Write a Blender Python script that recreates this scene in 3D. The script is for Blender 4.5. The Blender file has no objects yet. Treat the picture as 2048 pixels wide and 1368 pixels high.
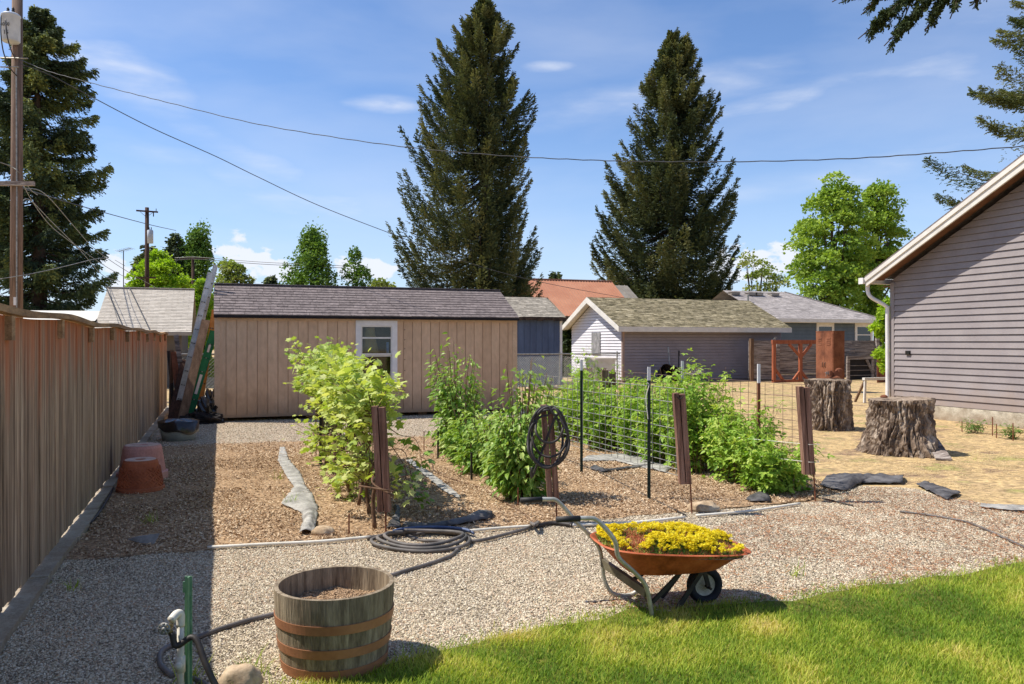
import bpy, math, random
import numpy as np
from mathutils import Vector, Matrix, noise
random.seed(7); rs = np.random.RandomState(11)
sc = bpy.context.scene
# ---------------------------------------------------------------- camera, sky, sun, exposure
F, CX, CY, H = 1600.0, 1024.0, 684.0, 1.65
TH = math.atan(586/1600.0); c_, s_ = math.cos(TH), math.sin(TH)
cam = bpy.data.cameras.new('camera'); co = bpy.data.objects.new('camera', cam); sc.collection.objects.link(co)
co.location = (0, 0, H); co.rotation_euler = (math.radians(90), 0, -TH)
cam.sensor_width = 36; cam.lens = 36*F/2048; cam.clip_end = 2000; cam.clip_start = .05
sc.camera = co
sun_dir = Vector((-.60, .26, 1)).normalized()
world = bpy.data.worlds.new('World'); sc.world = world; world.use_nodes = True
SKY_STRENGTH = .14
SUN_STRENGTH = 4.9
sc.view_settings.view_transform = 'Standard'; sc.view_settings.look = 'None'
sc.view_settings.exposure = .33; sc.view_settings.gamma = 1
def build_world():
    nt = world.node_tree; N = nt.nodes; L = nt.links; N.clear()
    out = N.new('ShaderNodeOutputWorld'); bg = N.new('ShaderNodeBackground'); bg.inputs['Strength'].default_value = SKY_STRENGTH
    sky = N.new('ShaderNodeTexSky'); sky.sky_type = 'NISHITA'; sky.sun_disc = False
    sky.sun_elevation = math.asin(sun_dir.z); sky.sun_rotation = math.atan2(sun_dir.x, sun_dir.y)
    sky.air_density = 1.0; sky.dust_density = .6; sky.ozone_density = 2.0; sky.altitude = 600
    tc = N.new('ShaderNodeTexCoord'); sep = N.new('ShaderNodeSeparateXYZ'); L.new(tc.outputs['Generated'], sep.inputs[0])
    def math_(op, a, b=None, clamp=False):
        n = N.new('ShaderNodeMath'); n.operation = op; n.use_clamp = clamp
        for i, v in enumerate([a, b]):
            if v is None: continue
            if isinstance(v, (int, float)): n.inputs[i].default_value = v
            else: L.new(v, n.inputs[i])
        return n.outputs[0]
    az = math_('ARCTAN2', sep.outputs[0], sep.outputs[1]); el = math_('ARCSINE', sep.outputs[2])
    def noise_(scale, stretch, detail, rough, off=(0, 0, 0)):
        cb = N.new('ShaderNodeCombineXYZ'); L.new(az, cb.inputs[0]); L.new(el, cb.inputs[1])
        mp = N.new('ShaderNodeMapping'); mp.inputs['Scale'].default_value = stretch; mp.inputs['Location'].default_value = off; mp.inputs['Rotation'].default_value = (0, 0, .22 if stretch[1] > 2*stretch[0] else 0); L.new(cb.outputs[0], mp.inputs[0])
        n = N.new('ShaderNodeTexNoise'); n.inputs['Scale'].default_value = scale; n.inputs['Detail'].default_value = detail; n.inputs['Roughness'].default_value = rough; n.inputs['Distortion'].default_value = .2; L.new(mp.outputs[0], n.inputs['Vector']); return n.outputs['Fac']
    n_ci = noise_(1.0, (2.2, 7.5, 1), 6, .5); n_fl = noise_(1.0, (16, 60, 1), 5, .55); n_cu = noise_(1.0, (34, 48, 1), 7, .55, (3, 1, 0))
    n_w = noise_(1.0, (7, 26, 1), 5, .5, (1, 4, 0))
    def blob(px, py, w, h, tilt=0):   # a cloud at this bearing and height
        d = Vector(((px-CX)/F*c_+s_, -(px-CX)/F*s_+c_, (CY-py)/F)).normalized(); a0 = math.atan2(d.x, d.y); e0 = math.asin(d.z)
        u = math_('DIVIDE', math_('SUBTRACT', az, a0), w/F); v = math_('DIVIDE', math_('SUBTRACT', math_('SUBTRACT', el, e0), math_('MULTIPLY', math_('SUBTRACT', az, a0), tilt)), h/F)
        return math_('SUBTRACT', 1.0, math_('ADD', math_('MULTIPLY', u, u), math_('MULTIPLY', v, v)))
    cir = None
    for b_ in ((1520, 215, 210, 32, .10), (1100, 134, 90, 16, 0), (755, 210, 100, 24, .02), (250, 150, 210, 60, -.25), (1330, 190, 420, 60, .1), (480, 300, 420, 40, -.40), (1900, 100, 500, 90, .2), (640, 400, 500, 50, -.2), (1700, 350, 400, 40, .1)):
        q = math_('MAXIMUM', math_('ADD', blob(*b_), math_('MULTIPLY', math_('SUBTRACT', n_w, .5), 2.4)), 0); q = math_('MULTIPLY', math_('MULTIPLY', q, q), .40 if b_[2] > 350 else .8); cir = q if cir is None else math_('MAXIMUM', cir, q)
    fl = N.new('ShaderNodeMapRange'); fl.inputs['From Min'].default_value = .25; fl.inputs['From Max'].default_value = .75; fl.inputs['To Min'].default_value = .35; L.new(n_fl, fl.inputs['Value'])
    ci2 = N.new('ShaderNodeMapRange'); ci2.inputs['From Min'].default_value = .42; ci2.inputs['From Max'].default_value = .75; ci2.inputs['To Max'].default_value = .5; L.new(n_ci, ci2.inputs['Value'])
    cirrus = math_('MULTIPLY', math_('MINIMUM', math_('MAXIMUM', math_('MULTIPLY', cir, fl.outputs[0]), ci2.outputs[0]), 1.0), .60)
    cu = None
    for b_ in ((485, 515, 62, 46), (535, 545, 70, 26), (255, 540, 60, 40), (720, 540, 80, 28), (1520, 512, 90, 26), (1480, 540, 80, 30), (1590, 530, 60, 26), (-150, 500, 120, 60), (2400, 520, 200, 40), (2700, 380, 300, 60)):
        q = blob(*b_); cu = q if cu is None else math_('MAXIMUM', cu, q)
    r2 = N.new('ShaderNodeMapRange'); r2.interpolation_type = 'SMOOTHSTEP'; r2.inputs['From Min'].default_value = -.02; r2.inputs['From Max'].default_value = .34
    L.new(math_('ADD', math_('MULTIPLY', cu, .55), math_('MULTIPLY', math_('SUBTRACT', n_cu, .52), 3.0)), r2.inputs['Value'])
    gate = N.new('ShaderNodeMapRange'); gate.inputs['From Min'].default_value = -.6; gate.inputs['From Max'].default_value = .1; L.new(cu, gate.inputs['Value'])
    cloud = math_('MAXIMUM', cirrus, math_('MULTIPLY', r2.outputs[0], math_('MULTIPLY', gate.outputs[0], .9)), True)
    # pale haze band at the horizon
    hz = N.new('ShaderNodeMapRange'); hz.interpolation_type = 'SMOOTHSTEP'
    hz.inputs['From Min'].default_value = .0; hz.inputs['From Max'].default_value = .30; hz.inputs['To Min'].default_value = .55; hz.inputs['To Max'].default_value = 0
    L.new(sep.outputs[2], hz.inputs['Value'])
    mixh = N.new('ShaderNodeMixRGB'); mixh.inputs['Color2'].default_value = (3.7, 4.5, 5.7, 1); L.new(hz.outputs[0], mixh.inputs[0])
    tint = N.new('ShaderNodeMixRGB'); tint.blend_type = 'MULTIPLY'; tint.inputs[0].default_value = 1; tint.inputs['Color2'].default_value = SKY_TINT
    L.new(sky.outputs[0], tint.inputs['Color1']); L.new(tint.outputs[0], mixh.inputs['Color1'])
    mix = N.new('ShaderNodeMixRGB'); mix.inputs['Color2'].default_value = (5.2, 5.4, 5.9, 1)
    L.new(cloud, mix.inputs[0]); L.new(mixh.outputs[0], mix.inputs['Color1'])
    L.new(mix.outputs[0], bg.inputs['Color']); L.new(bg.outputs[0], out.inputs[0])
SKY_TINT = (.72, .83, .99, 1)
build_world()
sun = bpy.data.lights.new('sun', 'SUN'); sun.energy = SUN_STRENGTH; sun.angle = math.radians(.5); sun.color = (1, .95, .86)
so = bpy.data.objects.new('sun', sun); sc.collection.objects.link(so); so.location = (-20, 10, 30)
so.rotation_euler = (-sun_dir).to_track_quat('-Z', 'Y').to_euler()
sc.cycles.max_bounces = 8; sc.cycles.transparent_max_bounces = 12
# ---------------------------------------------------------------- survey: photo pixel -> place in the yard
def W(px, py, d):
    lat = (px-CX)/F*d
    return np.array([lat*c_+d*s_, -lat*s_+d*c_, H-(py-CY)/F*d])
def G(px, py, z=0.0): return W(px, py, F*(H-z)/(py-CY))
def XatY(px, Y): a = (px-CX)/F; return (Y*s_+a*Y*c_)/(c_-a*s_)
def YatX(px, X): a = (px-CX)/F; return X*(c_-a*s_)/(s_+a*c_)
def Zat(py, X, Y): return H-(py-CY)/F*(X*s_+Y*c_)
def dist(X, Y): return X*s_+Y*c_
CR = np.array([c_, -s_, 0.0]); CF = np.array([s_, c_, 0.0]); UP = np.array([0, 0, 1.0])
# ---------------------------------------------------------------- materials
def M(name, cols, scale=5, stretch=(1, 1, 1), rough=.8, bump=0, bscale=40, metal=0, var=0, trans=0, tex='noise', lo=.35, hi=.65, detail=6, fine=0, spec=.3, bstretch=None, transcol=None):
    m = bpy.data.materials.new(name); m.use_nodes = True; nt = m.node_tree; N = nt.nodes; L = nt.links; N.clear()
    out = N.new('ShaderNodeOutputMaterial'); p = N.new('ShaderNodeBsdfPrincipled')
    p.inputs['Roughness'].default_value = rough; p.inputs['Metallic'].default_value = metal; p.inputs['Specular IOR Level'].default_value = spec
    tc = N.new('ShaderNodeTexCoord'); mp = N.new('ShaderNodeMapping'); mp.inputs['Scale'].default_value = stretch; L.new(tc.outputs['Object'], mp.inputs[0])
    at = N.new('ShaderNodeAttribute'); at.attribute_name = 'rnd'
    ramp = N.new('ShaderNodeValToRGB'); els = ramp.color_ramp.elements
    while len(els) < len(cols): els.new(.5)
    for i, cc in enumerate(cols):
        els[i].position = lo+(hi-lo)*i/max(1, len(cols)-1); els[i].color = (*cc, 1)
    if tex == 'rnd':
        L.new(at.outputs['Fac'], ramp.inputs[0])
    elif tex == 'voronoi':
        t = N.new('ShaderNodeTexVoronoi'); t.inputs['Scale'].default_value = scale; L.new(mp.outputs[0], t.inputs['Vector'])
        sp = N.new('ShaderNodeSeparateColor'); L.new(t.outputs['Color'], sp.inputs[0]); L.new(sp.outputs[0], ramp.inputs[0])
    else:
        t = N.new('ShaderNodeTexNoise'); t.inputs['Scale'].default_value = scale; t.inputs['Detail'].default_value = detail; t.inputs['Roughness'].default_value = .6
        if var:   # shift the pattern from board to board
            cb = N.new('ShaderNodeCombineXYZ'); mu = N.new('ShaderNodeMath'); mu.operation = 'MULTIPLY'; mu.inputs[1].default_value = 37.0
            L.new(at.outputs['Fac'], mu.inputs[0]); L.new(mu.outputs[0], cb.inputs[0]); L.new(mu.outputs[0], cb.inputs[1])
            va = N.new('ShaderNodeVectorMath'); L.new(mp.outputs[0], va.inputs[0]); L.new(cb.outputs[0], va.inputs[1]); L.new(va.outputs[0], t.inputs['Vector'])
        else: L.new(mp.outputs[0], t.inputs['Vector'])
        L.new(t.outputs['Fac'], ramp.inputs[0])
    col = ramp.outputs[0]
    if var:
        hs = N.new('ShaderNodeHueSaturation'); mr = N.new('ShaderNodeMapRange'); mr.inputs['To Min'].default_value = 1-var; mr.inputs['To Max'].default_value = 1+var
        L.new(at.outputs['Fac'], mr.inputs['Value']); L.new(mr.outputs[0], hs.inputs['Value']); L.new(col, hs.inputs['Color']); col = hs.outputs[0]
    if fine:
        t3 = N.new('ShaderNodeTexNoise'); t3.inputs['Scale'].default_value = scale*9; t3.inputs['Detail'].default_value = 3; L.new(mp.outputs[0], t3.inputs['Vector'])
        mr3 = N.new('ShaderNodeMapRange'); mr3.inputs['From Min'].default_value = .3; mr3.inputs['From Max'].default_value = .7; mr3.inputs['To Min'].default_value = 1-fine; mr3.inputs['To Max'].default_value = 1+fine
        hs3 = N.new('ShaderNodeHueSaturation'); L.new(t3.outputs['Fac'], mr3.inputs['Value']); L.new(mr3.outputs[0], hs3.inputs['Value']); L.new(col, hs3.inputs['Color']); col = hs3.outputs[0]
    L.new(col, p.inputs['Base Color'])
    if bump:
        t2 = N.new('ShaderNodeTexNoise'); t2.inputs['Scale'].default_value = bscale; t2.inputs['Detail'].default_value = 5
        if bstretch:
            mp2 = N.new('ShaderNodeMapping'); mp2.inputs['Scale'].default_value = bstretch; L.new(tc.outputs['Object'], mp2.inputs[0]); L.new(mp2.outputs[0], t2.inputs['Vector'])
        else: L.new(mp.outputs[0], t2.inputs['Vector'])
        bp = N.new('ShaderNodeBump'); bp.inputs['Strength'].default_value = bump; bp.inputs['Distance'].default_value = .02
        L.new(t2.outputs['Fac'], bp.inputs['Height']); L.new(bp.outputs[0], p.inputs['Normal'])
    if trans:
        tr = N.new('ShaderNodeBsdfTranslucent'); mx = N.new('ShaderNodeMixShader'); mx.inputs[0].default_value = trans
        tm = N.new('ShaderNodeMixRGB'); tm.blend_type = 'MULTIPLY'; tm.inputs[0].default_value = 1; tm.inputs['Color2'].default_value = (*(transcol or (1.5, 1.6, .7)), 1)
        L.new(col, tm.inputs['Color1']); L.new(tm.outputs[0], tr.inputs[0]); L.new(p.outputs[0], mx.inputs[1]); L.new(tr.outputs[0], mx.inputs[2]); L.new(mx.outputs[0], out.inputs[0])
    else: L.new(p.outputs[0], out.inputs[0])
    return m
def sr(r, g, b):   # photo-style 0..255 -> linear
    f = lambda v: (v/255/12.92) if v/255 <= .04045 else ((v/255+.055)/1.055)**2.4
    return (f(r), f(g), f(b))
MT = {}
def fence_mat():
    # weathered cedar: orange where rain misses it under the cap, grey below, dark streaks along the grain
    m = M('fence_wood', [sr(100, 82, 66), sr(160, 136, 110), sr(202, 180, 152)], scale=2.2, stretch=(9, 9, .35), rough=.9, bump=.5, bscale=5, bstretch=(25, 25, .6), var=.24, fine=.25, lo=.3, hi=.68)
    nt = m.node_tree; N = nt.nodes; L = nt.links
    p = [n for n in N if n.type == 'BSDF_PRINCIPLED'][0]; src = p.inputs['Base Color'].links[0].from_socket
    tc = N.new('ShaderNodeTexCoord'); sp = N.new('ShaderNodeSeparateXYZ'); L.new(tc.outputs['Object'], sp.inputs[0])
    ns = N.new('ShaderNodeTexNoise'); ns.inputs['Scale'].default_value = 2.5; mp = N.new('ShaderNodeMapping'); mp.inputs['Scale'].default_value = (1, 2.2, .25); L.new(tc.outputs['Object'], mp.inputs[0]); L.new(mp.outputs[0], ns.inputs['Vector'])
    a = N.new('ShaderNodeMath'); a.operation = 'MULTIPLY_ADD'; a.inputs[1].default_value = 1.6; L.new(ns.outputs['Fac'], a.inputs[0]); L.new(sp.outputs[2], a.inputs[2])
    mr = N.new('ShaderNodeMapRange'); mr.interpolation_type = 'SMOOTHSTEP'; mr.inputs['From Min'].default_value = 2.0; mr.inputs['From Max'].default_value = 2.75; mr.inputs['To Max'].default_value = .8; L.new(a.outputs[0], mr.inputs['Value'])
    mx = N.new('ShaderNodeMixRGB'); mx.inputs['Color2'].default_value = (*sr(188, 106, 60), 1); L.new(mr.outputs[0], mx.inputs[0]); L.new(src, mx.inputs['Color1']); L.new(mx.outputs[0], p.inputs['Base Color'])
    return m
MT['fence'] = fence_mat()
MT['cap'] = M('cap_wood', [sr(128, 102, 74), sr(178, 146, 108)], scale=4, stretch=(4, .5, 4), rough=.9, bump=.3, var=.2, fine=.2)
MT['ground'] = M('dry_ground', [sr(118, 96, 76), sr(150, 124, 96), sr(194, 166, 118), sr(166, 140, 104), sr(150, 144, 84), sr(186, 160, 112)], scale=1.3, rough=1, bump=.9, bscale=22, fine=.4, lo=.3, hi=.74, detail=12)
MT['gravel'] = M('gravel', [sr(110, 94, 78), sr(166, 148, 128), sr(196, 180, 158), sr(150, 122, 98)], scale=95, tex='voronoi', rough=.95, bump=1, bscale=60, fine=.25, lo=0, hi=1)
MT['pebble'] = M('pebble', [sr(118, 106, 88), sr(176, 160, 134), sr(206, 191, 162), sr(230, 218, 194), sr(188, 156, 124)], tex='rnd', rough=.9, lo=0, hi=1)
MT['mulch'] = M('mulch_soil', [sr(116, 92, 68), sr(164, 134, 102), sr(192, 162, 126)], scale=26, rough=1, bump=1, bscale=45, fine=.3)
MT['chip'] = M('bark_chip', [sr(96, 74, 54), sr(164, 134, 104), sr(202, 174, 140), sr(232, 212, 180)], tex='rnd', rough=.95, lo=0, hi=1)
MT['needle'] = M('dead_needles', [sr(120, 76, 48), sr(166, 112, 76), sr(194, 146, 104)], tex='rnd', rough=.95, lo=0, hi=1)
MT['lawnsoil'] = M('lawn_soil', [sr(70, 74, 24), sr(120, 118, 44)], scale=6, rough=1, fine=.3)
MT['grass'] = M('grass', [sr(92, 124, 34), sr(130, 158, 46), sr(166, 180, 62), sr(202, 196, 88), sr(222, 200, 130)], tex='rnd', rough=.7, lo=0, hi=1, trans=.32, transcol=(1.2, 1.25, .5))
MT['straw'] = M('straw', [sr(140, 112, 78), sr(196, 166, 118), sr(222, 200, 150), sr(168, 166, 84)], tex='rnd', rough=.9, lo=0, hi=1)
MT['concrete'] = M('concrete', [sr(158, 148, 130), sr(204, 196, 176)], scale=7, rough=.95, bump=.5, fine=.2)
MT['shedwall'] = M('tan_siding', [sr(192, 159, 128), sr(206, 174, 143)], scale=1.6, stretch=(1, 1, .4), rough=.8, fine=.09, bump=.2, bscale=12, bstretch=(20, 20, 1.5), var=.03)
MT['shedtrim'] = M('tan_trim', [sr(186, 156, 126), sr(204, 174, 144)], scale=3, rough=.85, fine=.08)
MT['shedroof'] = M('dark_shingle', [sr(98, 88, 86), sr(136, 124, 120)], scale=12, rough=1, fine=.25, var=.12)
MT['black'] = M('black_gap', [sr(24, 20, 20), sr(40, 34, 32)], scale=6, rough=.8)
MT['white'] = M('white_paint', [sr(214, 210, 206), sr(228, 224, 220)], scale=4, rough=.6, fine=.03)
MT['cream'] = M('cream_paint', [sr(206, 200, 190), sr(222, 216, 206)], scale=3, rough=.6, fine=.04)
MT['glass'] = M('window_glass', [sr(26, 28, 30), sr(40, 42, 44)], scale=3, rough=.05, spec=.8)
MT['bluewall'] = M('blue_siding', [sr(72, 84, 108), sr(84, 98, 124)], scale=2, stretch=(1, 1, .3), rough=.8, fine=.08, var=.06)
MT['greyroof'] = M('grey_shingle', [sr(128, 120, 108), sr(176, 166, 150)], scale=5, rough=1, fine=.25, var=.16)
MT['mossroof'] = M('mossy_shingle', [sr(92, 86, 62), sr(140, 128, 100), sr(166, 154, 126)], scale=3, rough=1, fine=.35, var=.22)
MT['lavroof'] = M('pale_shingle', [sr(146, 138, 134), sr(186, 176, 170)], scale=3, rough=1, fine=.2, var=.14)
MT['brickroof'] = M('beige_shingle', [sr(176, 166, 152), sr(200, 190, 176)], scale=5, rough=1, fine=.15, var=.07)
MT['orangeroof'] = M('orange_metal', [sr(176, 122, 96), sr(190, 138, 110)], scale=.8, rough=.55, fine=.04)
MT['metalroof'] = M('grey_metal', [sr(130, 122, 112), sr(160, 152, 142)], scale=.8, rough=.6)
MT['lilacshade'] = M('lilac_siding_shaded', [sr(136, 128, 132), sr(146, 138, 142)], scale=2, rough=.75, fine=.03)  # garage lilac darkened: shade painted into the long wall's colour
MT['lilac'] = M('lilac_siding_sunlit', [sr(208, 206, 210), sr(216, 214, 218)], scale=2, rough=.75, fine=.03)  # same garage paint lightened: sunlight put into the gable colour
MT['mauve'] = M('mauve_siding', [sr(138, 129, 128), sr(148, 139, 137)], scale=2, rough=.75, fine=.04, bump=.15, bscale=8, bstretch=(2, 2, 30))
MT['brownsoffit'] = M('brown_soffit', [sr(104, 72, 56), sr(126, 90, 72)], scale=3, rough=.8)
MT['slate'] = M('slate_siding', [sr(86, 96, 104), sr(96, 106, 114)], scale=2, rough=.8, fine=.04)
MT['greywood'] = M('grey_wood', [sr(88, 78, 72), sr(136, 124, 116), sr(172, 162, 152)], scale=2.5, stretch=(.5, 3, 8), rough=.95, bump=.5, fine=.3, var=.2)
MT['redwood'] = M('red_stained_wood', [sr(138, 76, 50), sr(170, 98, 68)], scale=4, stretch=(3, 3, .6), rough=.8, fine=.15, var=.1)
MT['postwood'] = M('reddish_post_wood', [sr(92, 64, 50), sr(134, 98, 80), sr(162, 126, 106)], scale=3, stretch=(8, 8, .5), rough=.9, bump=.4, fine=.2, bscale=8, bstretch=(20, 20, 1))
MT['rust'] = M('rust', [sr(98, 58, 40), sr(128, 78, 54), sr(142, 92, 66)], scale=2.2, rough=.85, fine=.1, bump=.1)
MT['rusttray'] = M('rusty_tray', [sr(132, 66, 36), sr(178, 94, 58), sr(196, 112, 74)], scale=7, rough=.7, fine=.12, bump=.15)
MT['darksteel'] = M('dark_steel', [sr(40, 40, 38), sr(66, 60, 54)], scale=8, rough=.6, metal=.2)
MT['tgreen'] = M('dark_green_post', [sr(26, 40, 34), sr(40, 56, 46)], scale=8, rough=.6)
MT['lightgreen'] = M('green_steel', [sr(92, 136, 100), sr(134, 168, 134)], scale=6, rough=.5, fine=.1)
MT['wire'] = M('galvanised_wire', [sr(120, 118, 112), sr(168, 166, 160)], scale=9, rough=.5, metal=.4)
MT['rustwire'] = M('rusty_wire', [sr(96, 70, 58), sr(130, 104, 90)], scale=9, rough=.7)
MT['alu'] = M('aluminium', [sr(168, 166, 162), sr(206, 204, 200)], scale=4, rough=.5, metal=.25, fine=.12)
MT['steel'] = M('worn_steel_tube', [sr(140, 138, 122), sr(196, 192, 180)], scale=6, rough=.4, metal=.35, fine=.1)
MT['olive'] = M('olive_brown_tube', [sr(92, 84, 64), sr(130, 122, 100)], scale=6, rough=.5, metal=.2)
MT['pvc'] = M('pvc', [sr(208, 200, 182), sr(230, 224, 210)], scale=5, rough=.5, fine=.05)
MT['hose'] = M('grey_hose', [sr(84, 80, 76), sr(124, 116, 110)], scale=5, rough=.55)
MT['hosedark'] = M('dark_hose', [sr(46, 42, 40), sr(74, 68, 64)], scale=5, rough=.55)
MT['bluehose'] = M('blue_grey_hose', [sr(60, 76, 110), sr(96, 108, 136)], scale=5, rough=.5)
MT['fabric'] = M('weed_cloth', [sr(128, 124, 118), sr(176, 172, 164)], scale=6, rough=.95, bump=.6, bscale=14, fine=.2)
MT['blackfabric'] = M('black_weed_cloth', [sr(52, 50, 52), sr(112, 108, 106)], scale=6, rough=.6, bump=.4, bscale=12, fine=.15)
MT['plastic'] = M('black_plastic', [sr(20, 18, 18), sr(34, 30, 30)], scale=4, rough=.25, spec=.6, bump=.4, bscale=8)
MT['terra'] = M('terracotta', [sr(158, 88, 60), sr(184, 108, 76)], scale=6, rough=.85, fine=.1)
MT['terrapink'] = M('faded_terracotta', [sr(190, 136, 128), sr(212, 160, 150)], scale=5, rough=.9, fine=.1)
MT['skylitclay'] = M('skylit_clay', [sr(186, 150, 132), sr(222, 194, 176)], scale=9, rough=.95, fine=.12)  # paler clay, sky light painted into the upturned pot tops
MT['rock'] = M('stone', [sr(140, 118, 92), sr(186, 162, 132), sr(206, 188, 160)], scale=6, rough=.9, bump=.6, bscale=12, fine=.15)
MT['stave'] = M('oak_stave', [sr(98, 84, 68), sr(138, 122, 100), sr(164, 148, 124)], scale=3, stretch=(7, 7, .8), rough=.85, bump=.4, bscale=6, bstretch=(20, 20, 1.4), var=.14, fine=.2)
MT['hoop'] = M('copper_hoop', [sr(150, 100, 70), sr(176, 124, 90)], scale=4, rough=.55, metal=.15, fine=.08)
MT['bark'] = M('stump_bark', [sr(70, 58, 50), sr(124, 106, 90), sr(180, 164, 146)], scale=6, stretch=(1, 1, .4), rough=1, bump=.9, bscale=14, fine=.35, lo=.3, hi=.7)
MT['cutwood'] = M('cut_wood', [sr(120, 102, 86), sr(160, 142, 122)], scale=9, rough=.95, fine=.2)
MT['trunk'] = M('trunk_bark', [sr(58, 46, 38), sr(92, 76, 62)], scale=4, rough=1, fine=.2)
MT['pole'] = M('pole_wood', [sr(96, 78, 66), sr(136, 112, 96)], scale=3, stretch=(8, 8, .4), rough=.95, fine=.2)
MT['poledark'] = M('dark_pole_wood', [sr(60, 44, 38), sr(88, 64, 54)], scale=3, stretch=(8, 8, .4), rough=.95, fine=.2)
MT['transformer'] = M('transformer_grey', [sr(176, 182, 192), sr(200, 206, 214)], scale=3, rough=.5)
MT['cable'] = M('cable', [sr(50, 52, 56), sr(84, 84, 86)], scale=3, rough=.6)
MT['ladgreen'] = M('green_fibreglass', [sr(24, 104, 62), sr(38, 130, 80)], scale=4, rough=.5, fine=.08)
MT['laorange'] = M('orange_fibreglass', [sr(200, 130, 60), sr(226, 158, 84)], scale=4, rough=.5, fine=.08)
MT['plank'] = M('brown_plank', [sr(96, 74, 56), sr(134, 108, 86)], scale=3, stretch=(4, 4, .6), rough=.9, fine=.2)
def LM(name, cols, trans=.35, rough=.6, tc=None): return M(name, cols, tex='rnd', rough=rough, lo=0, hi=1, trans=trans, transcol=tc or (1.3, 1.5, .5), spec=.25)
MT['cedar'] = LM('conifer_olive', [sr(32, 44, 34), sr(62, 74, 50), sr(100, 106, 66), sr(142, 140, 94)], .15, .8, (1.2, 1.2, .6))
MT['spruce'] = LM('conifer_dark', [sr(34, 46, 40), sr(62, 76, 54), sr(102, 114, 68), sr(172, 174, 96)], .15, .8, (1.2, 1.2, .6))
MT['firnear'] = LM('fir_needles', [sr(30, 40, 28), sr(62, 76, 44), sr(94, 104, 60), sr(124, 126, 76)], .15, .8, (1.2, 1.2, .6))
MT['maple'] = LM('maple_leaves', [sr(90, 122, 44), sr(136, 164, 62), sr(178, 196, 88)], .35, tc=(1.2, 1.2, .6))
MT['lime'] = LM('lime_leaves', [sr(96, 128, 30), sr(144, 170, 46), sr(178, 196, 66)], .4)
MT['midgreen'] = LM('poplar_leaves', [sr(66, 94, 42), sr(96, 128, 54), sr(130, 158, 72)], .3, tc=(1.2, 1.2, .6))
MT['sparse'] = LM('new_leaves', [sr(100, 116, 52), sr(134, 146, 74), sr(156, 152, 100)], .35)
MT['grape'] = LM('grape_leaves', [sr(96, 132, 46), sr(142, 168, 66), sr(190, 202, 106), sr(222, 224, 158)], .38, .5, tc=(1.2, 1.2, .5))
MT['apple'] = LM('shrub_leaves', [sr(70, 108, 40), sr(104, 144, 54), sr(146, 174, 78), sr(188, 202, 120)], .32, .42, tc=(1.2, 1.25, .5))
MT['rasp'] = LM('raspberry_leaves', [sr(78, 122, 44), sr(118, 156, 58), sr(158, 188, 76), sr(198, 208, 104)], .36, .5, tc=(1.2, 1.25, .5))
MT['cane'] = M('cane', [sr(86, 62, 46), sr(128, 100, 76)], scale=9, rough=.9)
MT['flower'] = M('yellow_petals', [sr(214, 192, 20), sr(236, 220, 30), sr(246, 234, 80)], tex='rnd', rough=.6, lo=0, hi=1, trans=.25, transcol=(1.2, 1.1, .3))
MT['sedum'] = M('sedum_leaves', [sr(84, 118, 44), sr(132, 150, 56), sr(168, 120, 70), sr(186, 110, 76)], tex='rnd', rough=.6, lo=0, hi=1)
MT['interior'] = M('shed_interior', [sr(70, 54, 36), sr(120, 92, 58)], scale=3, rough=.9)
MT['tanbox'] = M('tan_plastic', [sr(176, 160, 144), sr(190, 176, 160)], scale=3, rough=.7)
def splash(m, z0, z1, colr, amt, f=3.0):   # soil splashed up the foot of a wall, and faint runs
    nt = m.node_tree; N = nt.nodes; L = nt.links; p = [n for n in N if n.type == 'BSDF_PRINCIPLED'][0]; src = p.inputs['Base Color'].links[0].from_socket
    tc = N.new('ShaderNodeTexCoord'); sp = N.new('ShaderNodeSeparateXYZ'); L.new(tc.outputs['Object'], sp.inputs[0]); ns = N.new('ShaderNodeTexNoise'); ns.inputs['Scale'].default_value = f; ns.inputs['Detail'].default_value = 7; L.new(tc.outputs['Object'], ns.inputs['Vector'])
    a = N.new('ShaderNodeMath'); a.operation = 'MULTIPLY_ADD'; a.inputs[1].default_value = -(z1-z0)*1.6; L.new(ns.outputs['Fac'], a.inputs[0]); L.new(sp.outputs[2], a.inputs[2])
    mr = N.new('ShaderNodeMapRange'); mr.interpolation_type = 'SMOOTHSTEP'; mr.inputs['From Min'].default_value = z0-(z1-z0)*.9; mr.inputs['From Max'].default_value = z1-(z1-z0)*.7; mr.inputs['To Min'].default_value = amt; mr.inputs['To Max'].default_value = 0; L.new(a.outputs[0], mr.inputs['Value'])
    mx = N.new('ShaderNodeMixRGB'); mx.inputs['Color2'].default_value = (*colr, 1); L.new(mr.outputs[0], mx.inputs[0]); L.new(src, mx.inputs['Color1']); L.new(mx.outputs[0], p.inputs['Base Color'])
splash(MT['shedwall'], .12, .75, sr(134, 108, 84), .55); splash(MT['shedtrim'], .12, .6, sr(134, 108, 84), .6); splash(MT['mauve'], .3, .8, sr(150, 128, 108), .45); splash(MT['concrete'], .02, .3, sr(140, 116, 90), .6)
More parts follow.
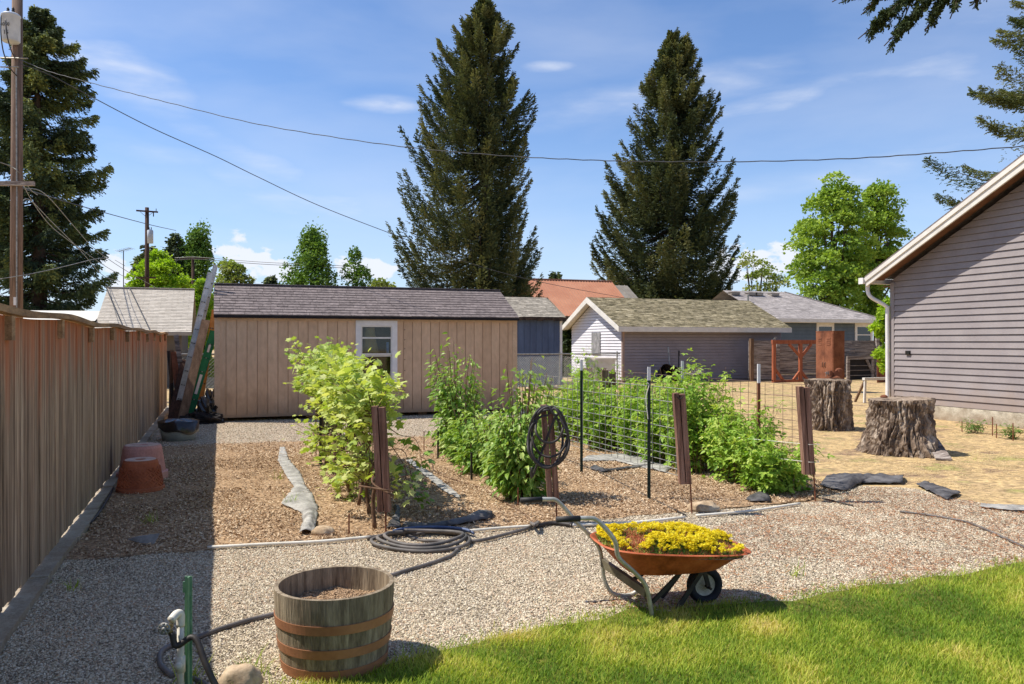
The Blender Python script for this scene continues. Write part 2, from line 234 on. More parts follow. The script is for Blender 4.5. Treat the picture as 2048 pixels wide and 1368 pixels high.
# ---------------------------------------------------------------- mesh helpers
col = sc.collection
def nrm(v): v = np.asarray(v, float); n = np.linalg.norm(v); return v/n if n > 1e-9 else v
class MB:
    def __init__(s): s.V = []; s.F = []; s.R = []; s.n = 0
    def add(s, V, Fs, r=None):
        V = np.asarray(V, float).reshape(-1, 3)
        if isinstance(Fs, np.ndarray): groups = [Fs]
        else:
            by = {}
            for f in Fs: by.setdefault(len(f), []).append(f)
            groups = [np.array(g) for g in by.values()]
        if r is None: r = random.random()
        for g in groups:
            s.F.append(g+s.n); s.R.append(np.full(len(g), r) if np.isscalar(r) else np.asarray(r))
        s.V.append(V); s.n += len(V); return s
    def hexa(s, P, r=None):  # 8 points: bottom loop 0-3, top loop 4-7
        return s.add(P, [(3, 2, 1, 0), (4, 5, 6, 7), (0, 1, 5, 4), (1, 2, 6, 5), (2, 3, 7, 6), (3, 0, 4, 7)], r)
    def box(s, c, size, R=None, r=None):
        x, y, z = [v/2 for v in size]
        P = np.array([[-x, -y, -z], [x, -y, -z], [x, y, -z], [-x, y, -z], [-x, -y, z], [x, -y, z], [x, y, z], [-x, y, z]])
        if R is not None: P = P @ np.asarray(R).T
        return s.hexa(P+np.asarray(c, float), r)
    def bb(s, x0, x1, y0, y1, z0, z1, r=None): return s.box(((x0+x1)/2, (y0+y1)/2, (z0+z1)/2), (x1-x0, y1-y0, z1-z0), None, r)
    def beam(s, p0, p1, w, h, up=(0, 0, 1), r=None):  # w across, h along 'up'
        p0 = np.asarray(p0, float); p1 = np.asarray(p1, float); d = nrm(p1-p0); a = np.cross(d, up)
        if np.linalg.norm(a) < 1e-6: a = np.cross(d, (0, 1, 0))
        a = nrm(a); b = np.cross(a, d); P = []
        for q in (p0, p1):
            for i, j in ((-1, -1), (1, -1), (1, 1), (-1, 1)): P.append(q+a*i*w/2+b*j*h/2)
        return s.hexa(P, r)
    def tube(s, pts, rad, n=8, r=None, closed=False):
        pts = [np.asarray(p, float) for p in pts]; m = len(pts)
        rad = [rad]*m if np.isscalar(rad) else rad; V = []; prev = None
        for i, p in enumerate(pts):
            if closed: t = nrm(pts[(i+1) % m]-pts[i-1])
            else: t = nrm(pts[min(i+1, m-1)]-pts[max(i-1, 0)])
            if prev is None: a = np.cross(t, (0, 0, 1)) if abs(t[2]) < .9 else np.cross(t, (0, 1, 0))
            else: a = prev-t*np.dot(prev, t)
            a = nrm(a); prev = a; b = np.cross(t, a)
            for k in range(n):
                an = 2*math.pi*k/n; V.append(p+(a*math.cos(an)+b*math.sin(an))*rad[i])
        Fs = []
        for i in range(m if closed else m-1):
            for k in range(n):
                j = (i+1) % m; Fs.append((i*n+k, i*n+(k+1) % n, j*n+(k+1) % n, j*n+k))
        if not closed: Fs.append(tuple(range(n))[::-1]); Fs.append(tuple((m-1)*n+k for k in range(n)))
        return s.add(V, Fs, r)
    def lathe(s, prof, c, n=32, r=None, axis=None, capb=False, capt=False):
        V = []
        for (rr, z) in prof:
            for k in range(n):
                an = 2*math.pi*k/n; V.append((rr*math.cos(an), rr*math.sin(an), z))
        V = np.array(V)
        if axis is not None:
            q = Vector((0, 0, 1)).rotation_difference(Vector(axis)).to_matrix(); V = V @ np.array(q).T
        V = V+np.asarray(c, float); m = len(prof)
        Fs = [(i*n+k, i*n+(k+1) % n, (i+1)*n+(k+1) % n, (i+1)*n+k) for i in range(m-1) for k in range(n)]
        if capb: Fs.append(tuple(range(n))[::-1])
        if capt: Fs.append(tuple((m-1)*n+k for k in range(n)))
        return s.add(V, Fs, r)
    def inst(s, TV, TF, pos, R, scale, r):
        m = len(pos); k = len(TV)
        sc_ = np.asarray(scale, float)
        if sc_.ndim == 1: sc_ = sc_[:, None]
        P = TV[None]*sc_[:, None, :]                       # m,k,3
        P = np.einsum('mij,mkj->mki', R, P)+np.asarray(pos)[:, None, :]
        Fs = (TF[None]+(np.arange(m)*k)[:, None, None]).reshape(-1, TF.shape[1])
        s.F.append(Fs+s.n); s.R.append(np.repeat(np.asarray(r, float), len(TF))); s.V.append(P.reshape(-1, 3)); s.n += m*k; return s
    def build(s, name, mat, parent=None, smooth=False, origin=None):
        V = np.concatenate(s.V); me = bpy.data.meshes.new(name)
        if parent is not None: o0 = np.array(parent['_w'])
        elif origin is not None: o0 = np.asarray(origin, float)
        else: o0 = np.array([(V[:, 0].min()+V[:, 0].max())/2, (V[:, 1].min()+V[:, 1].max())/2, V[:, 2].min()])
        V = V-o0
        loops = np.concatenate([f.reshape(-1) for f in s.F]).astype(np.int32)
        cnt = np.concatenate([np.full(len(f), f.shape[1]) for f in s.F]).astype(np.int32)
        st = np.concatenate([[0], np.cumsum(cnt)[:-1]]).astype(np.int32)
        me.vertices.add(len(V)); me.vertices.foreach_set('co', V.reshape(-1).astype(np.float32))
        me.loops.add(len(loops)); me.loops.foreach_set('vertex_index', loops)
        me.polygons.add(len(cnt)); me.polygons.foreach_set('loop_start', st); me.polygons.foreach_set('loop_total', cnt)
        me.update(calc_edges=True)
        me.polygons.foreach_set('use_smooth', np.full(len(cnt), bool(smooth)))
        at = me.attributes.new('rnd', 'FLOAT', 'FACE'); at.data.foreach_set('value', np.concatenate(s.R).astype(np.float32))
        me.materials.append(mat); o = bpy.data.objects.new(name, me); col.objects.link(o)
        if parent is not None: o.parent = parent; o['_w'] = [float(x) for x in o0]
        else: o.location = o0; o['_w'] = [float(x) for x in o0]
        return o
def tag(o, label=None, cat=None, group=None, kind=None):
    if label: o['label'] = label
    if cat: o['category'] = cat
    if group: o['group'] = group
    if kind: o['kind'] = kind
    return o
def thing(name, label, cat, loc, group=None):
    o = bpy.data.objects.new(name, None); col.objects.link(o); o.location = [float(x) for x in loc]; o.empty_display_size = .1
    o['_w'] = [float(x) for x in loc]; return tag(o, label, cat, group)
def smooth_pts(pts, n=8):  # Catmull-Rom
    P = [np.asarray(p, float) for p in pts]; P = [2*P[0]-P[1]]+P+[2*P[-1]-P[-2]]; out = []
    for i in range(1, len(P)-2):
        for k in range(n):
            t = k/n; a, b, c, d = P[i-1], P[i], P[i+1], P[i+2]
            out.append(.5*((2*b)+(c-a)*t+(2*a-5*b+4*c-d)*t*t+(3*b-3*c+d-a)*t**3))
    out.append(P[-2]); return out
def rotm(yaw, pitch, roll):
    cy, sy, cp, sp, cr, sr_ = np.cos(yaw), np.sin(yaw), np.cos(pitch), np.sin(pitch), np.cos(roll), np.sin(roll)
    R = np.empty((len(yaw), 3, 3))
    R[:, 0] = np.stack([cy*cr-sy*sp*sr_, -sy*cp, cy*sr_+sy*sp*cr], 1)
    R[:, 1] = np.stack([sy*cr+cy*sp*sr_, cy*cp, sy*sr_-cy*sp*cr], 1)
    R[:, 2] = np.stack([-cp*sr_, sp, cp*cr], 1); return R
# local frame: +Y forward, +X right, +Z up; yaw turns about Z, pitch lifts +Y
def inpoly(P, poly):
    x, y = P[:, 0], P[:, 1]; r = np.zeros(len(P), bool); n = len(poly)
    for i in range(n):
        x0, y0 = poly[i]; x1, y1 = poly[(i+1) % n]
        k = ((y0 > y) != (y1 > y)) & (x < (x1-x0)*(y-y0)/((y1-y0) if abs(y1-y0) > 1e-12 else 1e-12)+x0); r ^= k
    return r
def rough_poly(pts, step=.12, amp=.04, rough_edges=None):
    out = []; n = len(pts)
    for i in range(n):
        a = np.array(pts[i][:2], float); b = np.array(pts[(i+1) % n][:2], float); L = np.linalg.norm(b-a); m = max(1, int(L/step)) if L < 30 else 1
        nn = np.array([-(b-a)[1], (b-a)[0]])/max(L, 1e-6)
        for k in range(m):
            p = a+(b-a)*k/m
            if m > 1: p = p+nn*amp*(noise.noise(Vector((p[0]*3, p[1]*3, 1)))*1.4+noise.noise(Vector((p[0]*14, p[1]*14, 5)))*.7)
            out.append(tuple(p))
    return out
def sheet(name, poly, z, mat, relief=0):
    import bmesh
    bm = bmesh.new(); vs = [bm.verts.new((x, y, z)) for x, y in poly]
    es = [bm.edges.new((vs[i], vs[(i+1) % len(vs)])) for i in range(len(vs))]
    bmesh.ops.triangle_fill(bm, use_beauty=True, edges=es)
    for f in bm.faces:
        if f.normal.z < 0: f.normal_flip()
    me = bpy.data.meshes.new(name); bm.to_mesh(me); bm.free(); me.materials.append(mat)
    o = bpy.data.objects.new(name, me); col.objects.link(o); return tag(o, kind='structure')
def scatter(poly, n, near=None, power=1.0, ref=4.0):
    P = np.array(poly); lo = P.min(0); hi = P.max(0); out = []; tot = 0
    while tot < n:
        q = lo+rs.rand(n*2, 2)*(hi-lo); q = q[inpoly(q, poly)]
        d = q[:, 0]*s_+q[:, 1]*c_; u = (q[:, 0]*c_-q[:, 1]*s_)/np.maximum(d, .1)
        q = q[(d > 2.6) & (np.abs(u) < .72)]; d = q[:, 0]*s_+q[:, 1]*c_
        if power: q = q[rs.rand(len(q)) < np.minimum(1, (ref/d)**power)]
        out.append(q); tot += len(q)
        if len(q) < 5: break
    return np.concatenate(out)[:n]
# ================================================================ GROUND
gp = lambda *a: tuple(G(*a)[:2])
m = MB(); m.add([(-300, -120, 0), (350, -120, 0), (350, 500, 0), (-300, 500, 0)], [(0, 1, 2, 3)], .5)
tag(m.build('ground', MT['ground'], origin=(0, 0, 0)), kind='structure')
LAWN_EDGE = [(-400, 1640), (250, 1440), (480, 1400), (620, 1372), (700, 1352), (790, 1330), (870, 1308), (950, 1292), (1010, 1280), (1100, 1262), (1200, 1238), (1275, 1216), (1330, 1228), (1400, 1214), (1500, 1208), (1575, 1204), (1650, 1190), (1720, 1176), (1800, 1168), (1880, 1158), (1950, 1150), (2048, 1128), (2500, 1060)]
lawn_e = [gp(*p) for p in LAWN_EDGE]
gravel_poly = rough_poly([(-1.12, 1.0), (-1.12, 6.85), (5.9, 6.65), gp(1660, 985), gp(1720, 972), gp(1830, 978), gp(1930, 1003), gp(2048, 1022), (11.5, 6.6), (12.5, 4.0), (12, 3.2)] + [(x*.9, y*.9) for x, y in lawn_e[::-1][1:]] + [(-.9, 1.0)], amp=.08)
sheet('gravel_path', gravel_poly, .004, MT['gravel'])
strip_poly = rough_poly([(-1.1, 13.6), (7.2, 13.4), (7.4, 17.6), (-1.1, 17.9)], amp=.1)
sheet('gravel_strip', strip_poly, .006, MT['gravel'])
bed_poly = rough_poly([(-1.12, 6.8), (1.3, 6.78), (2.7, 6.68), (5.7, 6.7), (6.6, 7.0), (6.75, 9), (6.8, 13.3), (3, 13.6), (-1.1, 13.7)], amp=.07)
sheet('mulch_bed', bed_poly, .010, MT['mulch'])
lawn_poly = rough_poly(lawn_e+[(14, -1), (-2.5, -1)], amp=.06)
sheet('lawn', lawn_poly, .014, MT['lawnsoil'])
# loose cover
T_PEB = np.array([[-.5, -.4, -.1], [.5, -.35, -.1], [.45, .45, -.1], [-.4, .5, -.1], [.08, -.02, .42], [-.2, .15, .36]]); T_PEBF = np.array([[0, 1, 4], [1, 2, 4], [2, 5, 4], [2, 3, 5], [3, 0, 5], [0, 4, 5]])
def pnoise(q, f, o): return np.array([noise.noise(Vector((x*f, y*f, o))) for x, y in q])
def pebbles(poly, n, z, smin, smax, power, ref, seedcol=0):
    q = scatter(poly, n, power=power, ref=ref); k = len(q); mb = MB()
    s = smin+(smax-smin)*rs.rand(k)**2; pos = np.c_[q, np.full(k, z)+s*.1]
    R = rotm(rs.rand(k)*6.28, rs.randn(k)*.35, rs.randn(k)*.35)
    S = np.c_[s*(.8+.5*rs.rand(k)), s*(.7+.5*rs.rand(k)), s*(.6+.5*rs.rand(k))]
    tone = .16*pnoise(q, 1.3, 4.4)+.12*pnoise(q, 5.0, 6.1)
    mb.inst(T_PEB, T_PEBF, pos, R, S, np.clip(rs.rand(k)+tone, 0, 1)); return mb
mb = pebbles(gravel_poly, 290000, .006, .005, .0165, 1.2, 4.2)
mb2 = pebbles(strip_poly, 36000, .008, .010, .022, 0, 1)
mb.V += mb2.V; mb.F += [f+mb.n for f in mb2.F]; mb.R += mb2.R; mb.n += mb2.n
tag(mb.build('loose_gravel', MT['pebble'], origin=(0, 0, 0)), 'pale crushed gravel stones covering the path', 'gravel', kind='stuff')
T_CHIP = np.array([[-.5, -.5, 0], [.5, -.45, .05], [.45, .5, 0], [-.5, .5, .06]]); T_CHIPF = np.array([[0, 1, 2], [0, 2, 3]])
def chips(poly, n, z, lmin, lmax, power, ref, flat=.4, wid=.4):
    q = scatter(poly, n, power=power, ref=ref); nz = pnoise(q, 1.4, 2.7)+.6*pnoise(q, 4.5, 7.7); q = q[rs.rand(len(q)) < np.clip(.9+nz*1.6, .18, 1)]; k = len(q); tone = .22*pnoise(q, .9, 5.5)
    l = lmin+(lmax-lmin)*rs.rand(k)**1.5; pos = np.c_[q, z+.004+.01*rs.rand(k)]
    R = rotm(rs.rand(k)*6.28, rs.randn(k)*flat, rs.randn(k)*flat); S = np.c_[l*wid*(.5+rs.rand(k)), l, l]
    return MB().inst(T_CHIP, T_CHIPF, pos, R, S, np.clip(.15+.72*rs.rand(k)+tone, 0, 1))
mb = chips(bed_poly, 200000, .012, .009, .032, .7, 7)
tag(mb.build('bark_chips', MT['chip'], origin=(0, 0, 0)), 'brown bark chip mulch covering the planting bed', 'mulch', kind='stuff')
nd_poly = [gp(1180, 1215), gp(1350, 1080), gp(1600, 1010), gp(1750, 975), gp(2048, 1020), (11, 6), (12, 4.2), lawn_e[-2], lawn_e[-5], lawn_e[-8], lawn_e[-11]]
mb = chips(nd_poly, 15000, .012, .02, .05, .5, 6, .2, .09)
tag(mb.build('pine_needles', MT['needle'], origin=(0, 0, 0)), 'reddish dead needles scattered over the right side of the gravel', 'needles', kind='stuff')
T_BL = np.array([[-.5, 0, 0], [.5, 0, 0], [.36, .12, .5], [-.36, .12, .5], [0, .42, 1.0]]); T_BLF = np.array([[0, 1, 2], [0, 2, 3], [3, 2, 4]])
def pnoise(q, f, o): return np.array([noise.noise(Vector((x*f, y*f, o))) for x, y in q])
def lawn():
    big = [(x*1.05, y*1.05) for x, y in lawn_e]+[(14, -1), (-2.5, -1)]
    q = scatter(big, 190000, power=1.4, ref=4.2); k = len(q); ins = inpoly(q, lawn_poly)
    nz = pnoise(q, 1.1, 3.3)+.9*pnoise(q, 2.9, 8.1)
    # distance to the lawn edge: thinner and yellower there
    E = np.array(lawn_e); dmin = np.full(k, 9.)
    for a, b in zip(E[:-1], E[1:]):
        ab = b-a; t = np.clip(((q-a)@ab)/(ab@ab), 0, 1); dmin = np.minimum(dmin, np.linalg.norm(q-(a+t[:, None]*ab), axis=1))
    keep = rs.rand(k) < np.where(ins, np.clip(.45+dmin*2.2+nz*.5, .3, 1), .55*np.exp(-dmin/.045)+.10*np.exp(-dmin/.2)*(pnoise(q, 6, 1.5) > .25)); q = q[keep]; nz = nz[keep]; dmin = dmin[keep]; k = len(q)
    h = (.020+.026*rs.rand(k))*(1+.35*nz)*np.where(rs.rand(k) < .02, 1.9, 1)
    R = rotm(rs.rand(k)*6.28, -rs.rand(k)*.5, rs.randn(k)*.2)
    r = np.clip(.42+.62*nz+.18*rs.randn(k)+.20*np.exp(-dmin/.10), 0, 1)
    S = np.c_[.0030+.0022*rs.rand(k), h, h]
    return MB().inst(T_BL, T_BLF, np.c_[q, np.full(k, .012)], R, S, r)
tag(lawn().build('grass', MT['grass'], origin=(0, 0, 0)), 'short mown green grass with yellow patches in the foreground', 'grass', kind='stuff')
yard_poly = [gp(1640, 965), gp(1730, 965), gp(1840, 970), gp(1940, 998), gp(2048, 1012), (14.2, 9), (14.2, 14.5), (22, 26), (12, 27), (8, 19), (7.0, 13.5), (6.9, 9)]
def straw():
    q = scatter(yard_poly, 120000, power=.8, ref=9); k = len(q); nz = pnoise(q, .8, 2.1)+.5*pnoise(q, 2.6, 9.1)
    keep = nz+.25*rs.randn(k) > -.12; q = q[keep]; nz = nz[keep]; k = len(q)
    h = .03+.04*rs.rand(k); R = rotm(rs.rand(k)*6.28, -1.0-.5*rs.rand(k), rs.randn(k)*.3)
    gr = np.clip((pnoise(q, .5, 7.7)-.12)*2.5, 0, 1)
    r = np.clip(.15+.5*rs.rand(k)+gr*.5, 0, 1); S = np.c_[.004+.004*rs.rand(k), h, h]
    return MB().inst(T_BL, T_BLF, np.c_[q, np.full(k, .004)], R, S, r)
tag(straw().build('dry_grass', MT['straw'], origin=(0, 0, 0)), 'dry straw coloured grass over the yard behind the stumps', 'dry grass', kind='stuff')
# concrete kerb under the fence
m = MB(); y = -1.0
while y < 21:
    L = 1.2; z = .055+random.uniform(-.008, .01); m.bb(-1.245, -1.09+random.uniform(-.012, .012), y, y+L-.012, -.02, z); y += L
tag(m.build('concrete_kerb', MT['concrete']), kind='structure')
# ================================================================ LEFT WOODEN FENCE
def fence_top(y):
    ph = ((y-.6) % 3.3)/3.3; return 1.86-(.022 if y < 7.2 else .042)*math.sin(math.pi*ph)**2 + .012*math.sin(y*1.7)
fn = thing('wooden_fence', 'tall weathered cedar board fence with a wavy top cap along the left side', 'fence', (-1.2, 10, 0))
m = MB(); y = -1.2
while y < 21.2:
    w = random.uniform(.135, .15); zt0 = fence_top(y)-.03; x = -1.2+random.uniform(-.005, .005); zb = .07+random.uniform(-.01, .012)
    P = [(x-.018, y, zb), (x, y, zb), (x, y+w, zb), (x-.018, y+w, zb), (x-.018, y, zt0), (x, y, zt0), (x, y+w, fence_top(y+w)-.03), (x-.018, y+w, fence_top(y+w)-.03)]
    m.hexa(P); y += w+random.choice([.001, .002, .004])
m.build('board_panel', MT['fence'], fn)
m = MB(); ys = np.arange(-1.2, 21.3, .3)
for a, b in zip(ys[:-1], ys[1:]):
    m.beam((-1.195, a, fence_top(a)), (-1.195, b, fence_top(b)), .09, .042, r=float((math.floor(a/3.3)*.37) % 1))
m.build('cap_rail', MT['cap'], fn)
for i in range(13):
    y = .6+1.65*i; zt = fence_top(y)-.028; m = MB(); m.bb(-1.199, -1.160, y-.045, y+.045, zt-.15, zt-.002); m.build('rail_end', MT['cap'], fn)
# ================================================================ TAN SHED
def boards_v(m, x0, x1, y, z0, z1, bw, face=-1, proud=.020, gap=.014, hole=None):
    n = max(1, round((x1-x0)/bw)); w = (x1-x0)/n
    for i in range(n):
        a, b = x0+i*w+gap/2, x0+(i+1)*w-gap/2; ya, yb = (y-proud, y) if face < 0 else (y, y+proud)
        segs = [(a, b, z0, z1)]
        if hole:
            hx0, hx1, hz0, hz1 = hole
            if b > hx0 and a < hx1: segs = [(a, b, z0, hz0), (a, b, hz1, z1)]+([(a, hx0, hz0, hz1)] if a < hx0-.01 else [])+([(hx1, b, hz0, hz1)] if b > hx1+.01 else [])
        for (p, q, r0, r1) in segs: m.bb(p, q, ya, yb, r0, r1, r=(i*.37) % 1)
def shingles(m, p0, u, sdir, length, slope_len, expo, tabw, ext=None, thick=.008, jitter=.0, brick=True):
    u = nrm(u); sdir = nrm(sdir); n = nrm(np.cross(u, sdir)); n = n if n[2] > 0 else -n; p0 = np.asarray(p0, float); rows = int(math.ceil(slope_len/expo))
    for j in range(rows):
        s0 = j*expo; s1 = min(slope_len, s0+expo*1.06); a, b = (0, length) if ext is None else ext((s0+min(slope_len, s0+expo))/2)
        x = a-((j % 2)*.5*tabw if brick else random.random()*tabw)
        while x < b:
            w = tabw*(1+(random.uniform(-.25, .25) if not brick else 0)); x0, x1 = max(a, x+.003), min(b, x+w-.003); x += w
            if x1-x0 < .01: continue
            jj = random.uniform(-jitter, jitter); t = thick*random.uniform(.8, 1.3)
            q = lambda uu, ss, nn: p0+u*uu+sdir*ss+n*nn
            P = [q(x0, s0+jj, 0), q(x1, s0+jj, 0), q(x1, s1, 0), q(x0, s1, 0), q(x0, s0+jj, t+.006), q(x1, s0+jj, t+.006), q(x1, s1, .002), q(x0, s1, .002)]
            m.hexa(P)
def lap(m, origin, u, n, z0, z1, expo, ext, proud=.026, joints=True):
    u = nrm(u); n = nrm(n); o = np.asarray(origin, float); z = z0
    while z < z1-1e-6:
        zt = min(z1, z+expo-.012); a0, b0 = ext(z); a1, b1 = ext(zt)
        for (a0, b0, a1, b1) in (((a0, (a0+b0)*jf-.002, a1, (a0+b0)*jf-.002), ((a0+b0)*jf+.002, b0, (a0+b0)*jf+.002, b1)) if (joints and b0-a0 > 3 and a1 < (a0+b0)*(jf:=.25+.5*random.random()) < b1) else ((a0, b0, a1, b1),)):
            if b0-a0 < .02: continue
            if b1 < a1: a1 = b1 = (a1+b1)/2
            P = [o+u*a0+UP*z+n*proud, o+u*b0+UP*z+n*proud, o+u*b1+UP*zt+n*.002, o+u*a1+UP*zt+n*.002, o+u*a0+UP*z-n*.01, o+u*b0+UP*z-n*.01, o+u*b1+UP*zt-n*.01, o+u*a1+UP*zt-n*.01]
            m.hexa(P, (z*7.3) % 1)
        z += expo
SX0, SX1, SY = -.07, 6.5, 17.48
sd = thing('garden_shed', 'long tan storage shed with vertical siding, dark shingle roof and one white window', 'shed', (3.2, 18.7, 0))
wx0, wx1 = XatY(711, SY), XatY(794, SY); wz1 = Zat(641, (wx0+wx1)/2, SY); wz0 = .62
hole = (wx0+.05, wx1-.05, wz0+.05, wz1-.05)
m = MB(); boards_v(m, SX0, SX1, SY, .14, 2.10, .205, hole=hole); m.build('front_siding', MT['shedwall'], sd)
m = MB(); m.bb(SX0+.01, hole[0], SY, SY+.04, .12, 2.2); m.bb(hole[1], SX1-.01, SY, SY+.04, .12, 2.2); m.bb(hole[0], hole[1], SY, SY+.04, .12, hole[2]); m.bb(hole[0], hole[1], SY, SY+.04, hole[3], 2.2)
SR, SRZ, EZ = 18.75, 2.93, 2.19
for xx in (SX0, SX1):  # end walls
    m.add([(xx, SY, .12), (xx, 20.0, .12), (xx, 20.0, 2.2), (xx, SR, SRZ-.06), (xx, SY, 2.2), (xx+.04*(1 if xx < 1 else -1), SY, .12), (xx+.04*(1 if xx < 1 else -1), 20.0, .12), (xx+.04*(1 if xx < 1 else -1), 20, 2.2), (xx+.04*(1 if xx < 1 else -1), SR, SRZ-.06), (xx+.04*(1 if xx < 1 else -1), SY, 2.2)], [(0, 1, 2, 3, 4), (9, 8, 7, 6, 5), (0, 4, 9, 5), (4, 3, 8, 9), (3, 2, 7, 8), (2, 1, 6, 7), (1, 0, 5, 6)])
m.bb(SX0, SX1, 19.98, 20.02, .12, 2.2); m.build('shell', MT['shedtrim'], sd)
m = MB(); m.bb(SX0-.02, SX1+.02, SY-.035, SY-.012, 2.10, 2.19); m.bb(SX0-.02, SX0+.09, SY-.03, SY-.0125, .10, 2.10); m.bb(SX1-.09, SX1+.02, SY-.03, SY-.0125, .10, 2.10); m.bb(SX0+.09, SX1-.09, SY-.025, SY-.013, .09, .15)
m.build('trim', MT['shedtrim'], sd)
for x in (SX0+.15, 2.1, 4.3, SX1-.15): m = MB(); m.bb(x-.1, x+.1, SY+.1, 19.8, 0, .12); m.build('skid', MT['plank'], sd)
rf = MB(); ev = np.array([SX0-.03, SY-.14, EZ+.02]); sl = np.array([0, SR-(SY-.14), SRZ-EZ-.02]); SLn = np.linalg.norm(sl)
shingles(rf, ev, (1, 0, 0), sl, SX1-SX0+.06, SLn, .135, .30, brick=False, jitter=.006)
rf.bb(SX0-.03, SX1+.03, SR-.09, SR+.09, SRZ-.005, SRZ+.014)
rf.add([ev-UP*.03, ev+[SX1-SX0+.06, 0, -.03], ev+[SX1-SX0+.06, 0, 0]+sl-UP*.03, ev+sl-UP*.03, ev, ev+[SX1-SX0+.06, 0, 0], ev+[SX1-SX0+.06, 0, 0]+sl, ev+sl], [(3, 2, 1, 0), (0, 1, 5, 4), (1, 2, 6, 5), (2, 3, 7, 6), (3, 0, 4, 7)], .1)
bk = np.array([SX0-.03, 20.14, EZ+.02]); rf.add([ev+sl, ev+sl+[SX1-SX0+.06, 0, 0], bk+[SX1-SX0+.06, 0, 0], bk], [(0, 1, 2, 3)], .4)
ro = rf.build('roof', MT['shedroof'], sd)
for zn in (1.92, 1.70, 1.50, 1.26, 1.02, .80, .58): xn = wx1+.17; m = MB(); m.tube([(xn, SY-.020, zn), (xn, SY-.024, zn)], .012, 7); m.build('nail_head', MT['darksteel'], sd)
m = MB(); m.bb(SX0-.03, SX1+.03, SY-.146, SY-.13, EZ-.045, EZ+.012); m.build('drip_edge', MT['black'], sd)
wn = MB(); fw = .115; wm = (wx0+wx1)/2
wn.bb(wx0, wx1, SY-.045, SY-.013, wz1-fw, wz1); wn.bb(wx0, wx1, SY-.045, SY-.013, wz0, wz0+fw); wn.bb(wx0, wx0+fw, SY-.044, SY-.013, wz0+fw, wz1-fw); wn.bb(wx1-fw, wx1, SY-.044, SY-.013, wz0+fw, wz1-fw)
wo = wn.build('window', MT['white'], sd)
m = MB(); a, b = wx0+fw, wx1-fw; t = .028
zm = Zat(710, wm, SY)
zt_ = wz1-fw
for (z0, z1, yy) in ((zm, zt_, .0), (wz0+fw, zm-.005, .02)):
    m.bb(a, a+t, SY-.03+yy, SY+.0+yy, z0, z1); m.bb(b-t, b, SY-.03+yy, SY+yy, z0, z1); m.bb(a+t, b-t, SY-.03+yy, SY+yy, z0, z0+t+.01); m.bb(a+t, b-t, SY-.03+yy, SY+yy, z1-t, z1)
zz = Zat(676, wm, SY); m.bb(a+t, b-t, SY-.034, SY-.002, zz-.015, zz+.02)
m.build('sash', MT['cream'], wo)
def glassmat():
    g = bpy.data.materials.new('clear_glass'); g.use_nodes = True; N = g.node_tree.nodes; L = g.node_tree.links; N.clear()
    o = N.new('ShaderNodeOutputMaterial'); t = N.new('ShaderNodeBsdfTransparent'); t.inputs[0].default_value = (.8, .85, .84, 1); gl = N.new('ShaderNodeBsdfGlossy'); gl.inputs['Roughness'].default_value = .03
    mx = N.new('ShaderNodeMixShader'); fr = N.new('ShaderNodeFresnel'); fr.inputs[0].default_value = 1.5; L.new(fr.outputs[0], mx.inputs[0]); L.new(t.outputs[0], mx.inputs[1]); L.new(gl.outputs[0], mx.inputs[2]); L.new(mx.outputs[0], o.inputs[0]); return g
MT['clear'] = glassmat()
m = MB(); m.bb(a+t, b-t, SY+.002, SY+.006, wz0+fw+t, zt_-t); m.build('pane', MT['clear'], wo)
m = MB(); m.bb(a-.3, b+.3, SY+.75, SY+.8, .5, 2.3); m.bb(a-.35, a-.3, SY+.06, SY+.8, .5, 2.3); m.build('partition', MT['interior'], sd)
pp = thing('paper_shade', 'tan cone shaped shade seen through the shed window', 'lamp shade', (a+.25, SY+.25, 1.2))
MT['tanshade'] = M('tan_cloth', [sr(196, 160, 104), sr(214, 182, 126)], scale=5, rough=.9)
m = MB(); m.lathe([(.20, 0), (.13, .4), (.11, .55)], (a+.24, SY+.28, zm+.05), 20); m.build('shade', MT['tanshade'], pp, True)
m = MB(); m.lathe([(.0, .0), (.06, .0), (.06, .02), (.02, .03)], (a+.24, SY+.28, zm+.02), 16); m.build('base', MT['white'], pp)
m = MB(); m.lathe([(.0, 0), (.032, 0), (.034, .01), (.034, .23), (.03, .245), (0, .245)], (b-.075, SY+.10, zm+.035), 18)
tag(m.build('blue_can', M('blue_label', [sr(110, 140, 210), sr(180, 200, 235)], scale=14, rough=.4), smooth=True), 'pale blue tin standing inside the shed window', 'tin')
m = MB(); m.bb(a-.05, b+.05, SY+.045, SY+.4, zm-.02, zm+.02); m.build('shelf', MT['cream'], sd)
# ================================================================ BLUE SHED, GARAGE, HOUSES BEHIND
BX0, BX1, BY = 8.6, XatY(1124, 28.2), 28.2
bs = thing('blue_shed', 'dark blue shed with vertical boards, white corner trim and grey shingles behind the tan shed', 'shed', ((BX0+BX1)/2, 29.5, 0))
bz = Zat(634, BX1, BY)
m = MB(); boards_v(m, BX0, BX1-.1, BY, .0, bz, .25, gap=.015); m.bb(BX0, BX1-.02, BY, BY+3, 0, bz+.02); m.build('wall', MT['bluewall'], bs)
m = MB(); m.bb(BX1-.10, BX1, BY-.03, BY+.0, 0, bz-.05); m.build('corner_trim', MT['white'], bs)
m = MB(); Lx = BX1-BX0+.3; rz = Zat(595, BX1, BY+1.6); shingles(m, (BX0-.1, BY-.2, bz-.02), (1, 0, 0), (0, 1.8, rz-bz+.02), Lx-.2, math.hypot(1.8, rz-bz), .14, .33, brick=False, jitter=.015)
